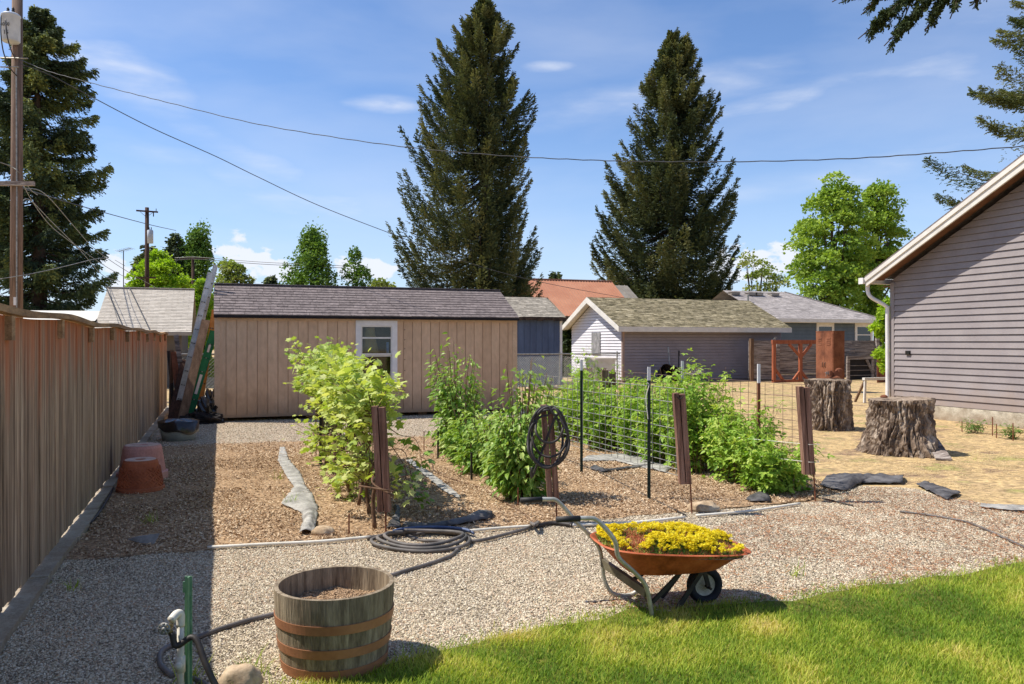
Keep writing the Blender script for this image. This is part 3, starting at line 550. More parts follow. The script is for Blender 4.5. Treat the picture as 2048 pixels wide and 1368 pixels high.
e = [(BX0-.1, BY-.2, bz-.03), (BX1+.1, BY-.2, bz-.03), (BX1+.1, BY+1.6, rz-.03), (BX0-.1, BY+1.6, rz-.03)]; e = np.array(e); m.add(np.r_[e-UP*.1, e], [(3, 2, 1, 0), (0, 1, 5, 4), (1, 2, 6, 5), (2, 3, 7, 6), (3, 0, 4, 7)], .3)
m.add([(BX0-.1, BY+1.6, rz), (BX1+.1, BY+1.6, rz), (BX1+.1, BY+3.4, bz-.02), (BX0-.1, BY+3.4, bz-.02)], [(0, 1, 2, 3)], .5)
m.build('roof', MT['greyroof'], bs)
m = MB(); x = BX0
while x < BX1+.08:
    w = random.uniform(.2, .5); m.bb(x, min(x+w, BX1+.09), BY-.215, BY-.2, bz-.13-random.uniform(0, .05), bz-.02); x += w+.01
m.build('rotten_fascia', M('rotten_wood', [sr(36, 30, 28), sr(80, 66, 56)], scale=6, rough=.95), bs)
# garage
GX, GY0, GY1 = 15.4, 28.97, 33.95; GX1 = 23.2; GE = 2.36; GR = (GY0+GY1)/2; GRZ = 3.46
ga = thing('garage', 'pale lilac lap sided garage with white rake boards and a mossy olive shingle roof', 'garage', (19, 31.4, 0))
m = MB(); gs = (GRZ-GE)/(GR-GY0)
def gext(z):
    if z <= GE: return (0, GY1-GY0)
    d = (z-GE)/gs; return (d, GY1-GY0-d)
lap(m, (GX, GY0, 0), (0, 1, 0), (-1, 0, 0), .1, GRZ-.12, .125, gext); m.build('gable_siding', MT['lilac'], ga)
m = MB(); lap(m, (GX, GY0, 0), (1, 0, 0), (0, -1, 0), .1, GE, .125, lambda z: (.0, GX1-GX)); m.bb(GX+.02, GX1, GY0+.02, GY1, 0, GE); m.build('long_siding', MT['lilacshade'], ga)
m = MB(); m.bb(GX-.025, GX+.07, GY0-.03, GY0-.016, .05, GE); m.bb(GX-.03, GX-.016, GY0-.03, GY0+.07, .05, GE); m.build('corner_board', M('taupe', [sr(150, 128, 118), sr(160, 138, 128)], scale=2, rough=.7), ga)
ov, eo = .42, .45; m = MB(); ez = GE-gs*eo+.10
shingles(m, (GX-ov, GY0-eo, ez), (1, 0, 0), (0, GR-GY0+eo, GRZ+.12-ez), GX1-GX+ov+.2, math.hypot(GR-GY0+eo, GRZ+.12-ez), .14, .30, brick=False, jitter=.02, thick=.012)
P = np.array([(GX-ov, GY0-eo, ez), (GX1+.2, GY0-eo, ez), (GX1+.2, GR, GRZ+.12), (GX-ov, GR, GRZ+.12)]); m.add(np.r_[P-UP*.04, P], [(3, 2, 1, 0), (0, 1, 5, 4), (1, 2, 6, 5), (3, 0, 4, 7), (2, 3, 7, 6)], .4)
P = np.array([(GX-ov, GR, GRZ+.12), (GX1+.2, GR, GRZ+.12), (GX1+.2, GY1+eo, ez), (GX-ov, GY1+eo, ez)]); m.add(np.r_[P-UP*.04, P], [(3, 2, 1, 0), (4, 5, 6, 7), (0, 1, 5, 4), (1, 2, 6, 5), (3, 0, 4, 7), (2, 3, 7, 6)], .4)
m.build('roof', MT['mossroof'], ga)
m = MB()
for (ya, yb) in ((GY0-eo, GR), (GY1+eo, GR)):
    q = [np.array((GX-ov-.02, ya, ez-.20)), np.array((GX-ov-.02, yb, GRZ+.12-.24)), np.array((GX-ov-.02, yb, GRZ+.13)), np.array((GX-ov-.02, ya, ez+.01))]
    m.add(q+[p+[.03, 0, 0] for p in q], [(0, 1, 2, 3), (7, 6, 5, 4), (0, 4, 5, 1), (1, 5, 6, 2), (2, 6, 7, 3), (3, 7, 4, 0)])
m.bb(GX-ov-.02, GX1+.2, GY0-eo-.03, GY0-eo-.0, ez-.2, ez+.005); m.build('fascia', MT['cream'], ga)
m = MB()
for (ya, yb) in ((GY0-eo, GR), (GY1+eo, GR)):
    q = [(GX-ov+.01, ya, ez-.06), (GX+.0, ya, ez-.06), (GX+.0, yb, GRZ+.06), (GX-ov+.01, yb, GRZ+.06)]; m.add(q, [(0, 1, 2, 3)])
m.bb(GX-ov+.01, GX1, GY0-eo, GY0-.02, ez-.14, ez-.12); m.build('soffit', MT['cream'], ga)
yw0, yw1 = YatX(1202, GX), YatX(1185, GX); ym = (yw0+yw1)/2
m = MB(); m.bb(GX-.05, GX-.02, yw0, yw1, Zat(709, GX, ym), Zat(665, GX, ym)); m.build('window_board', M('osb', [sr(110, 110, 112), sr(160, 158, 158)], scale=9, stretch=(1, 1, .4), rough=.95, fine=.35), ga)
# orange metal roofed house
OY = 58.0; ox0, ox1 = XatY(1040, OY), XatY(1222, OY); orz = Zat(563, ox1, OY)
oh = thing('orange_roof_house', 'house with a ribbed orange metal roof behind the blue shed', 'house', ((ox0+ox1)/2, OY, 0))
oye = OY-4.6; oez = Zat(634, XatY(1290, oye), oye)
m = MB(); sv = np.array([0, OY-oye, orz-oez]); n = int((ox1-ox0)/.235)
for i in range(n+1):
    x = ox0+(ox1-ox0)*i/n; m.beam((x, oye, oez+.02), (x, OY, orz+.02), .045, .05)
m.add([(ox0, oye, oez), (ox1+.03, oye, oez), (ox1+.03, OY, orz), (ox0, OY, orz), (ox0, OY+4.6, oez), (ox1+.03, OY+4.6, oez)], [(0, 1, 2, 3), (3, 2, 5, 4)]); m.bb(ox0, ox1+.04, OY-.12, OY+.12, orz-.01, orz+.07)
m.build('roof', MT['orangeroof'], oh)
gx0, gx1 = ox1+.05, XatY(1243, OY+1); grz = orz-.3
m = MB(); m.add([(gx0, oye, oez-.1), (gx1, oye, oez-.1), (gx1, OY, grz), (gx0, OY, grz), (gx1, OY+4.6, oez-.1), (gx0, OY+4.6, oez-.1)], [(0, 1, 2, 3), (3, 2, 4, 5)])
for i in range(3): x = gx0+(gx1-gx0)*(i+.4)/3; m.beam((x, oye, oez-.08), (x, OY, grz+.02), .05, .05)
m.build('lower_roof', MT['metalroof'], oh)
m = MB(); m.bb(ox0+.3, gx1-.2, oye+.4, OY+4, 0, oez); m.build('wall', M('dark_brown_wall', [sr(110, 96, 84), sr(126, 110, 98)], scale=2, rough=.8), oh)
# grey hip house
HY = 37.0; hx0, hx1 = XatY(1446, HY+4.2), XatY(1762, HY)+.3; hz = Zat(638, XatY(1650, HY), HY)
pkx, pky = XatY(1569, HY+4.2), HY+4.2; pkz = Zat(584, pkx, pky); rx0 = XatY(1440, pky)
hh = thing('hip_roof_house', 'slate grey house with a pale hip roof and white trimmed windows behind the plank fence', 'house', ((hx0+hx1)/2, HY+4, 0))
m = MB(); sdv = np.array([0, pky-HY, pkz-hz]); SL = np.linalg.norm(sdv)
shingles(m, (hx0, HY, hz), (1, 0, 0), sdv, hx1-hx0, SL, .17, .5, ext=lambda s: ((rx0-4-hx0)*s/SL*0, (hx1-hx0)+(pkx-hx1)*s/SL), brick=False, jitter=.01, thick=.012)
shingles(m, (hx1, HY, hz), (0, 1, 0), (pkx-hx1, 0, pkz-hz), 8.4, math.hypot(pkx-hx1, pkz-hz), .17, .5, ext=lambda s: (4.2*s/math.hypot(pkx-hx1, pkz-hz), 8.4-4.2*s/math.hypot(pkx-hx1, pkz-hz)), brick=False)
m.add([(hx0, pky, pkz), (pkx, pky, pkz), (hx1, HY+8.4, hz), (hx0, HY+8.4, hz)], [(0, 1, 2, 3)])
m.add([(hx0, HY, hz-.02), (hx1, HY, hz-.02), (pkx, pky, pkz-.02), (hx0, pky, pkz-.02)], [(0, 1, 2, 3)])
m.beam((hx1, HY, hz+.03), (pkx, pky, pkz+.03), .22, .03); m.build('roof', MT['lavroof'], hh)
m = MB(); m.bb(hx0, hx1+.05, HY-.05, HY-.01, hz-.2, hz+.01); m.bb(hx1+.01, hx1+.05, HY, HY+8.4, hz-.2, hz+.01); m.bb(hx0, hx1, HY, HY+.5, hz-.22, hz-.2); m.build('fascia', MT['cream'], hh)
m = MB(); lap(m, (hx0, HY+.5, 0), (1, 0, 0), (0, -1, 0), .1, hz-.2, .2, lambda z: (0, hx1-hx0-.5)); m.bb(hx0, hx1-.5, HY+.52, HY+8, 0, hz-.2); m.build('wall', MT['slate'], hh)
for (a, b) in ((1632, 1667), (1709, 1744)):
    X0, X1 = XatY(a, HY+.5), XatY(b, HY+.5); f = MB(); z1 = hz-.22; z0 = z1-1.5; t = .16; yy = HY+.44
    f.bb(X0, X1, yy, yy+.05, z1-t*1.3, z1); f.bb(X0, X1, yy, yy+.05, z0, z0+t); f.bb(X0, X0+t, yy, yy+.05, z0+t, z1-t*1.3); f.bb(X1-t, X1, yy, yy+.05, z0+t, z1-t*1.3); f.bb(X0+t, X1-t, yy+.01, yy+.05, (z0+z1)/2+.04, (z0+z1)/2+.1)
    w = f.build('window', MT['cream'], hh); g = MB(); g.bb(X0+t, X1-t, yy+.03, yy+.04, z0+t, z1-t); g.build('pane', MT['glass'], w)
for (px, py) in ((1468, 593), (1502, 591), (1515, 589), (1547, 586)):
    yv = pky-.7; xv = XatY(px, yv); zv = hz+(pkz-hz)*(yv-HY)/(pky-HY); f = MB(); f.bb(xv-.28, xv+.28, yv-.2, yv+.2, zv, zv+.14); f.bb(xv-.32, xv+.32, yv-.24, yv+.24, zv+.14, zv+.16); f.build('roof_vent', MT['metalroof'], hh)
f = MB(); xv = XatY(1496, pky-1.8); zv = hz+(pkz-hz)*(pky-1.8-HY)/(pky-HY); f.tube([(xv, pky-1.8, zv), (xv, pky-1.8, zv+.45)], .06, 10); f.build('vent_pipe', MT['wire'], hh)
# beige shingled roof on the far left
LY = 31.0; lx0, lx1 = XatY(192, LY), XatY(383, LY); lez = Zat(664, (lx0+lx1)/2, LY); lry = LY+4.0; lrz = Zat(577, XatY(290, lry), lry)
lh = thing('left_neighbour_house', 'neighbour house with a pale beige shingle roof beyond the end of the board fence', 'house', ((lx0+lx1)/2, LY+3, 0))
m = MB(); SLv = np.array([0, lry-LY, lrz-lez]); lxr = XatY(383, lry)
shingles(m, (lx0-.1, LY, lez), (1, 0, 0), SLv, lx1-lx0+.1, np.linalg.norm(SLv), .145, .40, brick=True, thick=.012)
m.add([(lx0-.1, LY, lez-.02), (lx1, LY, lez-.02), (lx1, lry, lrz-.02), (lx0-.1, lry, lrz-.02), (lx0-.1, lry+4, lez), (lx1, lry+4, lez)], [(0, 1, 2, 3), (3, 2, 5, 4)], .5)
m.beam((lx0-.1, lry, lrz+.02), (lx1, lry, lrz+.02), .25, .03); rr = m.build('roof', MT['brickroof'], lh)
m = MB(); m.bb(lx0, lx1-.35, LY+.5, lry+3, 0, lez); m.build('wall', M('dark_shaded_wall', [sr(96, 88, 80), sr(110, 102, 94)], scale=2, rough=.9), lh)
m = MB(); m.bb(lx0-.1, lx1, LY-.1, LY, lez-.12, lez); m.build('gutter', MT['metalroof'], lh)
m = MB(); xa = XatY(110, LY+1.5); m.add([(xa-3, LY+.5, Zat(641, xa, LY)), (lx0-.1, LY+.5, Zat(641, lx0, LY)), (lx0-.1, LY+3, Zat(622, lx0, LY+3)), (xa-3, LY+3, Zat(622, xa, LY+3))], [(0, 1, 2, 3)]); m.bb(xa-3, lx0-.15, LY+1.2, LY+3, 0, 2.3)
tag(m.build('low_shed_roof', MT['cream'], lh))
m = MB()
for (ax, bx) in ((211, 249), (258, 300)):
    A = np.array([XatY(ax+0, lry), lry, lrz+.06]); B = np.array([XatY(bx, LY), LY, lez+.06]); m.tube([A, (A+B)/2, B], .02, 5)
m.build('roof_cable', MT['cable'], lh)
# ================================================================ RIGHT HOUSE
RX, RY = 14.4, 14.15; o_ = .50; RK = RX-o_; EY = 14.42; ez = 3.12; SLP = .51; RID = 6.4
rh = thing('mauve_house', 'mauve grey lap sided house with a white rake board filling the right edge', 'house', (19, 6.4, 0))
def rz_(y): return ez+SLP*(EY-y) if y > RID else ez+SLP*(EY-RID)-SLP*(RID-y)
m = MB()
def rext(z):
    if z <= rz_(RY)-.2: return (0, RY+1.4)
    d = (z-(rz_(RY)-.2))/SLP; return (d, RY+1.4-d)
lap(m, (RX, RY, 0), (0, -1, 0), (-1, 0, 0), .30, rz_(RID)-.25, .1365, rext, proud=.026); m.build('gable_siding', MT['mauve'], rh)
m = MB(); m.add([(RX+.02, RY, 0), (RX+.02, -1.3, 0), (RX+.02, -1.3, 3), (RX+.02, RID, rz_(RID)-.2), (RX+.02, RY, 3), (26, RY, 0), (26, -1.3, 0), (26, -1.3, 3), (26, RID, rz_(RID)-.2), (26, RY, 3)], [(0, 1, 2, 3, 4), (0, 4, 9, 5), (9, 8, 7, 6, 5), (1, 6, 7, 2)]); m.build('wall_core', MT['mauve'], rh)
m = MB(); m.bb(RX-.02, 26, -1.3, RY+.02, 0, .29); m.build('foundation', MT['concrete'], rh)
m = MB(); m.bb(RX-.028, RX-.004, RY-.09, RY+.02, .28, 3.0); m.build('corner_board', MT['mauve'], rh)
m = MB()
for sgn in (1, -1):
    y0, y1 = (EY, RID) if sgn > 0 else (2*RID-EY, RID)
    P = np.array([(RK-.02, y0, ez), (27, y0, ez), (27, y1, rz_(RID)), (RK-.02, y1, rz_(RID))]); m.add(np.r_[P, P+UP*.035], [(3, 2, 1, 0), (4, 5, 6, 7), (0, 1, 5, 4), (1, 2, 6, 5), (2, 3, 7, 6), (3, 0, 4, 7)])
m.build('roof', MT['shedroof'], rh)
m = MB()
for sgn in (1, -1):
    y0 = EY if sgn > 0 else 2*RID-EY
    for (x0, x1, d0, d1) in ((RK-.03, RK-.005, -.10, -.005), (RK-.005, RK+.035, -.26, -.006)):
        q = [np.array((x0, y0, ez+d0*(1 if d0 > -.2 else .8))), np.array((x0, RID, rz_(RID)+d0)), np.array((x0, RID, rz_(RID)+d1)), np.array((x0, y0, ez+d1))]
        m.add(q+[p+[x1-x0, 0, 0] for p in q], [(0, 1, 2, 3), (7, 6, 5, 4), (0, 4, 5, 1), (1, 5, 6, 2), (2, 6, 7, 3), (3, 7, 4, 0)])
m.build('rake_board', MT['cream'], rh)
m = MB()
for sgn in (1, -1):
    y0 = EY if sgn > 0 else 2*RID-EY
    m.add([(RK+.03, y0, ez-.05), (RX+.03, y0, ez-.05), (RX+.03, RID, rz_(RID)-.05), (RK+.03, RID, rz_(RID)-.05)], [(0, 1, 2, 3)])
m.bb(RX+.0, 26.5, RY+.02, EY, ez-.2, ez-.18); m.build('soffit', MT['brownsoffit'], rh)
m = MB(); m.lathe([(.001, 0), (.001, .01)], (0, 0, -5), 3)
m = MB(); gy = EY+.06; P = [(-.06, .0), (-.06, .06), (-.05, .10), (.05, .10), (.06, .06), (.06, 0)]
m.bb(RK-.06, 27, EY+.004, EY+.12, ez-.13, ez-.02); m.bb(RK-.075, RK-.06, EY-.0, EY+.135, ez-.14, ez+.0); m.bb(RK-.06, 27, EY+.12, EY+.135, ez-.13, ez+.0); m.build('gutter', MT['white'], rh)
m = MB(); dx = RX-.12; pts = [(RK+.12, EY+.05, ez-.13), (RK+.12, EY+.05, ez-.30), (RK+.16, EY-.02, ez-.45), (RX-.09, RY+.06, ez-.66), (RX-.075, RY+.05, ez-.85), (RX-.075, RY+.05, .25), (RX-.16, RY+.05, .14)]
m.tube(smooth_pts(pts, 5), .045, 10); m.build('downspout', MT['white'], rh, True)
yv = YatX(1818, RX); m = MB(); zv = Zat(706, RX, yv); m.bb(RX-.05, RX-.016, yv-.06, yv+.06, zv-.04, zv+.05); m.bb(RX-.06, RX-.05, yv-.05, yv-.01, zv-.03, zv+.04); m.bb(RX-.06, RX-.05, yv+.01, yv+.05, zv-.03, zv+.04); m.build('outlet_box', MT['darksteel'], rh)
# ================================================================ TREES
def twigs(mb, p0, p1, r0, r1, bend=.1, n=5, sides=6):
    p0 = np.asarray(p0, float); p1 = np.asarray(p1, float); L = np.linalg.norm(p1-p0); pts = []
    j = rs.randn(3)*bend*L
    for i in range(n+1): t = i/n; pts.append(p0+(p1-p0)*t+j*math.sin(math.pi*t)*.5)
    mb.tube(pts, [r0+(r1-r0)*i/n for i in range(n+1)], sides); return pts
T_SPR = np.array([[0, 0, 0], [.10, .5, .02], [0, 1, -.05], [-.10, .5, .02], [.32, .45, -.10], [-.32, .5, -.10], [.05, .2, 0], [-.05, .2, 0], [.22, .85, -.06], [-.24, .9, -.05]])
T_SPR[:, 0] *= .62
T_SPRF = np.array([[0, 1, 2], [0, 2, 3], [6, 4, 1], [7, 3, 5], [1, 8, 2], [3, 2, 9]])
def lookrot(D, roll):
    D = D/np.maximum(np.linalg.norm(D, axis=1), 1e-9)[:, None]
    yaw = np.arctan2(-D[:, 0], D[:, 1]); pitch = np.arcsin(np.clip(D[:, 2], -1, 1)); return rotm(yaw, pitch, roll)
def conifer(name, label, mat, d0, cxp, rows, nb, per, size, droop=.25, rise=.10, group=None, trunk_r=.35, base=None, upturn=.0, light=.0, fan=.28):
    base = W(cxp, CY, d0); base[2] = 0; mt = 1.0
    zs = np.array([H-(y-CY)/F*d0 for y, _, _ in rows]); rl = np.array([(cxp-a)/F*d0 for _, a, _ in rows]); rr_ = np.array([(b-cxp)/F*d0 for _, _, b in rows])
    o = np.argsort(zs); zs, rl, rr_ = zs[o], rl[o], rr_[o]; ztop = zs[-1]; zlow = 0.6 if zs[0] > .6 else zs[0]
    root = thing(name, label, 'tree', base, group)
    tr = MB(); tr.tube([base+UP*z+np.array([math.sin(z*.3)*.06, math.cos(z*.4)*.06, 0]) for z in np.linspace(0, ztop-.1, 12)], list(np.linspace(trunk_r, .02, 12)), 9)
    mb = MB(); POS = []; DIR = []; RR = []; SS = []
    for b in range(nb):
        t = rs.rand()**.92; z0 = zlow+(ztop-zlow)*t if b > nb*.08 else ztop-(ztop-zlow)*.12*rs.rand()
        az = rs.rand()*2*math.pi; dv = np.array([math.cos(az), math.sin(az), 0]); cr = dv@CR
        r = np.interp(z0, zs, rr_ if cr > 0 else rl)*abs(cr)**1+ (1-abs(cr))*.5*(np.interp(z0, zs, rl)+np.interp(z0, zs, rr_))
        r = max(.12, r*(.48+.64*rs.rand()**.6)); n = max(12, int(per*(.25+.75*r/max(rr_.max(), rl.max()))))
        tt = (rs.rand(n))**.55; side = np.cross(dv, UP)
        path = lambda q: base[None]+dv[None]*(r*q)[:, None]+UP[None]*(z0+r*(rise*q-droop*np.sin(math.pi*q*.85)+upturn*np.maximum(q-.6, 0)**1.3*2.5))[:, None]
        pc = path(tt); lw = fan*r*np.sin(math.pi*np.clip(tt*.9+.06, 0, 1))*rs.randn(n)*.62
        pc = pc+side[None]*lw[:, None]+UP[None]*(-np.abs(rs.randn(n))*size*.9)[:, None]
        dd = dv[None]*(.6+.3*rs.rand(n))[:, None]+side[None]*(np.sign(lw)*rs.rand(n)*.9)[:, None]+UP[None]*(-.15-.5*rs.rand(n)+upturn*3*tt)[:, None]+rs.randn(n, 3)*.25
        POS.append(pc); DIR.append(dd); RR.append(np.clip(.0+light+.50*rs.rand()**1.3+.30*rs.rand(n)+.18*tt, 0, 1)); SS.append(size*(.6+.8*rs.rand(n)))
        if r > .5: tr.tube(list(path(np.linspace(0, .8, 5))), list(np.linspace(.02+r*.012, .008, 5)), 4)
    POS = np.concatenate(POS); DIR = np.concatenate(DIR); k = len(POS); S = np.concatenate(SS)
    mb.inst(T_SPR, T_SPRF, POS, lookrot(DIR, rs.randn(k)*.9), S, np.concatenate(RR))
    tr.build('trunk', MT['trunk'], root, True); mb.build('crown', mat, root); return root
conifer('spruce_tree', 'tall dark spruce behind the transformer pole at the far left', MT['spruce'], 36, 76,
        [(8, 80, 84), (35, 62, 104), (60, 50, 128), (100, 36, 160), (135, 18, 172), (190, 0, 190), (250, -20, 196), (300, -30, 190), (345, -50, 214), (385, -50, 190), (420, -60, 178), (480, -60, 200), (520, -70, 212), (570, -80, 216), (620, -80, 212), (684, -80, 200)], 300, 620, .21, light=.03, fan=.17, droop=.20, rise=.12, trunk_r=.4)
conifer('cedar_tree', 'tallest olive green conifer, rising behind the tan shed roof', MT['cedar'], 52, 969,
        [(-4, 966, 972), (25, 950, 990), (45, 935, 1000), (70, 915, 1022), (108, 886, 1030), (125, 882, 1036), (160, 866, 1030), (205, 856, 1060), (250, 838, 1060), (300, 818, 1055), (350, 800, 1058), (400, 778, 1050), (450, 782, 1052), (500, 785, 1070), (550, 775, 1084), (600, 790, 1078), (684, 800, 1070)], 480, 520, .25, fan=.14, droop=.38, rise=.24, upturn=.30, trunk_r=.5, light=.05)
conifer('cedar_tree', 'broad olive green conifer behind the mossy garage roof', MT['cedar'], 74, 1345,
        [(64, 1349, 1356), (85, 1334, 1382), (110, 1318, 1392), (150, 1302, 1406), (185, 1288, 1422), (240, 1260, 1438), (300, 1242, 1438), (345, 1225, 1450), (385, 1214, 1464), (450, 1208, 1466), (500, 1204, 1470), (550, 1198, 1468), (600, 1196, 1462), (684, 1200, 1455)], 480, 520, .34, fan=.14, droop=.36, rise=.22, upturn=.24, trunk_r=.5, light=.06)
conifer('fir_tree', 'fir with upturned branch tips reaching in from the right edge above the house roof', MT['firnear'], 27, 2135,
        [(-260, 2125, 2145), (-60, 2040, 2220), (40, 2010, 2260), (90, 1985, 2280), (160, 1985, 2300), (230, 1950, 2320), (292, 1864, 2340), (340, 1880, 2360), (400, 1910, 2380), (520, 1880, 2400)], 170, 900, .135, droop=.12, rise=-.02, upturn=.14, trunk_r=.3, light=.16, fan=.2)
for (px, py, w_, d, lab) in ((352, 462, 34, 85, 'small dark conifer left of the columnar poplar'), (297, 487, 46, 80, 'dark layered conifer half hidden behind the distant power pole'), (1111, 541, 22, 95, 'tiny far conifer peeking over the orange metal roof'), (541, 548, 34, 95, 'low dark conifer right of the white cloud above the shed roof')):
    conifer('small_conifer', lab, MT['spruce'], d, px, [(py, px-2, px+2), (py+25, px-w_*.4, px+w_*.4), (py+60, px-w_*.7, px+w_*.7), (py+110, px-w_, px+w_), (684, px-w_, px+w_)], 120, 60, .6, group='small far conifers', trunk_r=.25, light=-.02)
T_LEAF = np.array([[0, 0, 0], [.42, .35, .06], [.3, .8, .02], [0, 1.05, -.1], [-.3, .8, .02], [-.42, .35, .06]]); T_LEAFF = np.array([[0, 1, 2], [0, 2, 3], [0, 3, 4], [0, 4, 5]])
T_QL = np.array([[0, -.5, 0], [.42, 0, .1], [0, .5, 0], [-.42, 0, .1]]); T_QLF = np.array([[0, 1, 2], [0, 2, 3]])
def decid(name, label, mat, d0, rows, ncl, clr, per, lsize, trunkpx, group=None, limbs=14, trunk_r=.2, shell=.75, squash=.75, ybase=684):
    ys = np.array([r[0] for r in rows], float); xl = np.array([r[1] for r in rows], float); xr = np.array([r[2] for r in rows], float)
    base = W(trunkpx, CY, d0); base[2] = 0; root = thing(name, label, 'tree', base, group); mb = MB(); tb = MB()
    wts = (xr-xl); CEN = []
    while len(CEN) < ncl:
        y = ys[0]+(ys[-1]-ys[0])*rs.rand(); a, b = np.interp(y, ys, xl), np.interp(y, ys, xr)
        if rs.rand() > (b-a)/wts.max()*1.05+.05: continue
        th, rr2 = rs.rand()*6.28, rs.rand()**.35; w = (b-a)/2-clr*F/d0*.55; w = max(w, 1)
        CEN.append(W((a+b)/2+math.cos(th)*rr2*w, y+clr*F/d0*.4, d0+math.sin(th)*rr2*w*d0/F))
    CEN = np.array(CEN); top = CEN[:, 2].max()
    cl = np.repeat(np.arange(ncl), per); k = len(cl); cs = clr*(.6+.7*rs.rand(ncl))[cl]
    v = rs.randn(k, 3); v /= np.linalg.norm(v, axis=1)[:, None]; v[:, 2] = np.where(v[:, 2] < -.3, v[:, 2]*-.6, v[:, 2]); rad = (shell+(1-shell)*rs.rand(k))*np.where(rs.rand(k) < .12, 1.3, 1)
    pos = CEN[cl]+v*(cs*rad)[:, None]*np.array([1, 1, squash]); D = v+rs.randn(k, 3)*.6; D[:, 2] -= .3
    r = np.clip((.15+.45*rs.rand(ncl))[cl]+.4*rs.rand(k), 0, 1)
    mb.inst(T_QL, T_QLF, pos, lookrot(D, rs.randn(k)*.8), lsize*(.6+.8*rs.rand(k)), r)
    fork = base+UP*(top*.28); tb.tube([base, base+UP*top*.14, fork], [trunk_r*1.3, trunk_r, trunk_r*.9], 8)
    mid = base+UP*top*.7; tb.tube([fork, (fork+mid)/2+rs.randn(3)*.1, mid], [trunk_r*.9, trunk_r*.6, trunk_r*.25], 7)
    for i in rs.choice(ncl, min(limbs, ncl), replace=False):
        t = .15+.7*rs.rand(); st = fork+(mid-fork)*t*.6; twigs(tb, st, CEN[i], trunk_r*.35, .02, .08, 4, 5)
    tb.build('trunk', MT['trunk'], root, True); mb.build('crown', mat, root); return root
decid('maple_tree', 'taller left one of two merged bright green maples behind the hip roofed house', MT['maple'], 55, [(343, 1662, 1684), (375, 1630, 1712), (395, 1614, 1728), (420, 1604, 1740), (460, 1588, 1748), (500, 1570, 1752), (530, 1562, 1755), (570, 1570, 1750), (620, 1582, 1745), (660, 1600, 1740)], 120, .95, 230, .20, 1668, limbs=44, trunk_r=.3, group='maples behind the hip roofed house')
decid('maple_tree', 'right one of two merged bright green maples, its crown beside the white rake board', MT['maple'], 58, [(362, 1744, 1768), (385, 1722, 1790), (420, 1706, 1802), (460, 1700, 1812), (490, 1698, 1824), (530, 1698, 1818), (570, 1698, 1802), (620, 1700, 1784), (660, 1705, 1772)], 95, .95, 230, .20, 1756, limbs=40, trunk_r=.3, group='maples behind the hip roofed house')
decid('poplar_tree', 'columnar green poplar with spiky tops right of the distant power pole', MT['midgreen'], 85, [(432, 395, 402), (450, 388, 410), (470, 374, 418), (500, 364, 424), (540, 358, 428), (600, 358, 430), (684, 366, 425)], 90, .9, 190, .24, 394, limbs=10, squash=1.9, group='poplars on the skyline')
decid('poplar_tree', 'pointed green tree with twin tips standing left of the small green tree on the skyline', MT['midgreen'], 80, [(467, 608, 640), (490, 598, 655), (520, 582, 668), (550, 568, 676), (600, 562, 684), (684, 565, 680)], 110, 1.0, 180, .24, 622, limbs=10, squash=1.6, group='poplars on the skyline')
decid('poplar_tree', 'small pointed green tree just left of the tallest conifer', MT['midgreen'], 80, [(500, 705, 716), (520, 696, 726), (550, 688, 738), (600, 686, 752), (684, 690, 748)], 60, .85, 180, .24, 712, limbs=8, squash=1.5, group='poplars on the skyline')
decid('lime_tree', 'rounded yellow green tree right behind the dark distant power pole', MT['lime'], 60, [(500, 300, 330), (515, 290, 350), (540, 282, 372), (570, 262, 385), (600, 255, 395), (684, 255, 398)], 110, .8, 210, .2, 318, limbs=24, group='yellow green trees at left')
decid('lime_tree', 'low yellow green bush in the gap between the beige roof and the ladder', MT['lime'], 38, [(560, 392, 418), (580, 382, 428), (620, 380, 432), (690, 378, 434), (760, 380, 432)], 60, .45, 200, .13, 405, limbs=14, trunk_r=.1, group='yellow green trees at left')
decid('lime_tree', 'small yellow green treetop above the left end of the beige roof', MT['lime'], 60, [(548, 262, 276), (560, 252, 290), (590, 246, 300), (684, 246, 300)], 34, .6, 180, .2, 270, limbs=8, group='yellow green trees at left')
decid('ash_tree', 'light green leafy tree directly behind the ladder top', MT['sparse'], 70, [(518, 440, 470), (530, 432, 492), (560, 430, 515), (684, 430, 518)], 50, .9, 170, .22, 465, limbs=16, group='pale leafy trees on the skyline')
decid('ash_tree', 'thin sparsely leafed tree between the garage conifer and the maple', MT['sparse'], 60, [(508, 1470, 1500), (520, 1465, 1550), (545, 1460, 1568), (580, 1456, 1575), (640, 1456, 1580)], 46, .75, 90, .19, 1510, limbs=40, shell=.5, group='pale leafy trees on the skyline')
decid('ash_tree', 'small leafy treetop between the small green tree and the tallest conifer', MT['sparse'], 75, [(545, 755, 770), (560, 745, 790), (684, 745, 790)], 20, .8, 150, .22, 768, limbs=6, group='pale leafy trees on the skyline')
decid('young_tree', 'leafy young tree at the corner of the mauve house under its gutter', MT['lime'], 24, [(590, 1762, 1800), (620, 1756, 1810), (650, 1745, 1810), (690, 1748, 1810), (735, 1760, 1810)], 46, .28, 150, .095, 1795, limbs=20, trunk_r=.05)
m_ = MB()
decid('hedge_bush', 'dark leafy bush in the gap between the blue shed and the garage', LM('dark_leaves', [sr(34, 46, 28), sr(56, 70, 36), sr(80, 92, 44)], .2), 38, [(640, 1128, 1150), (700, 1126, 1152), (760, 1126, 1152)], 40, .4, 120, .14, 1139, limbs=8, trunk_r=.08)
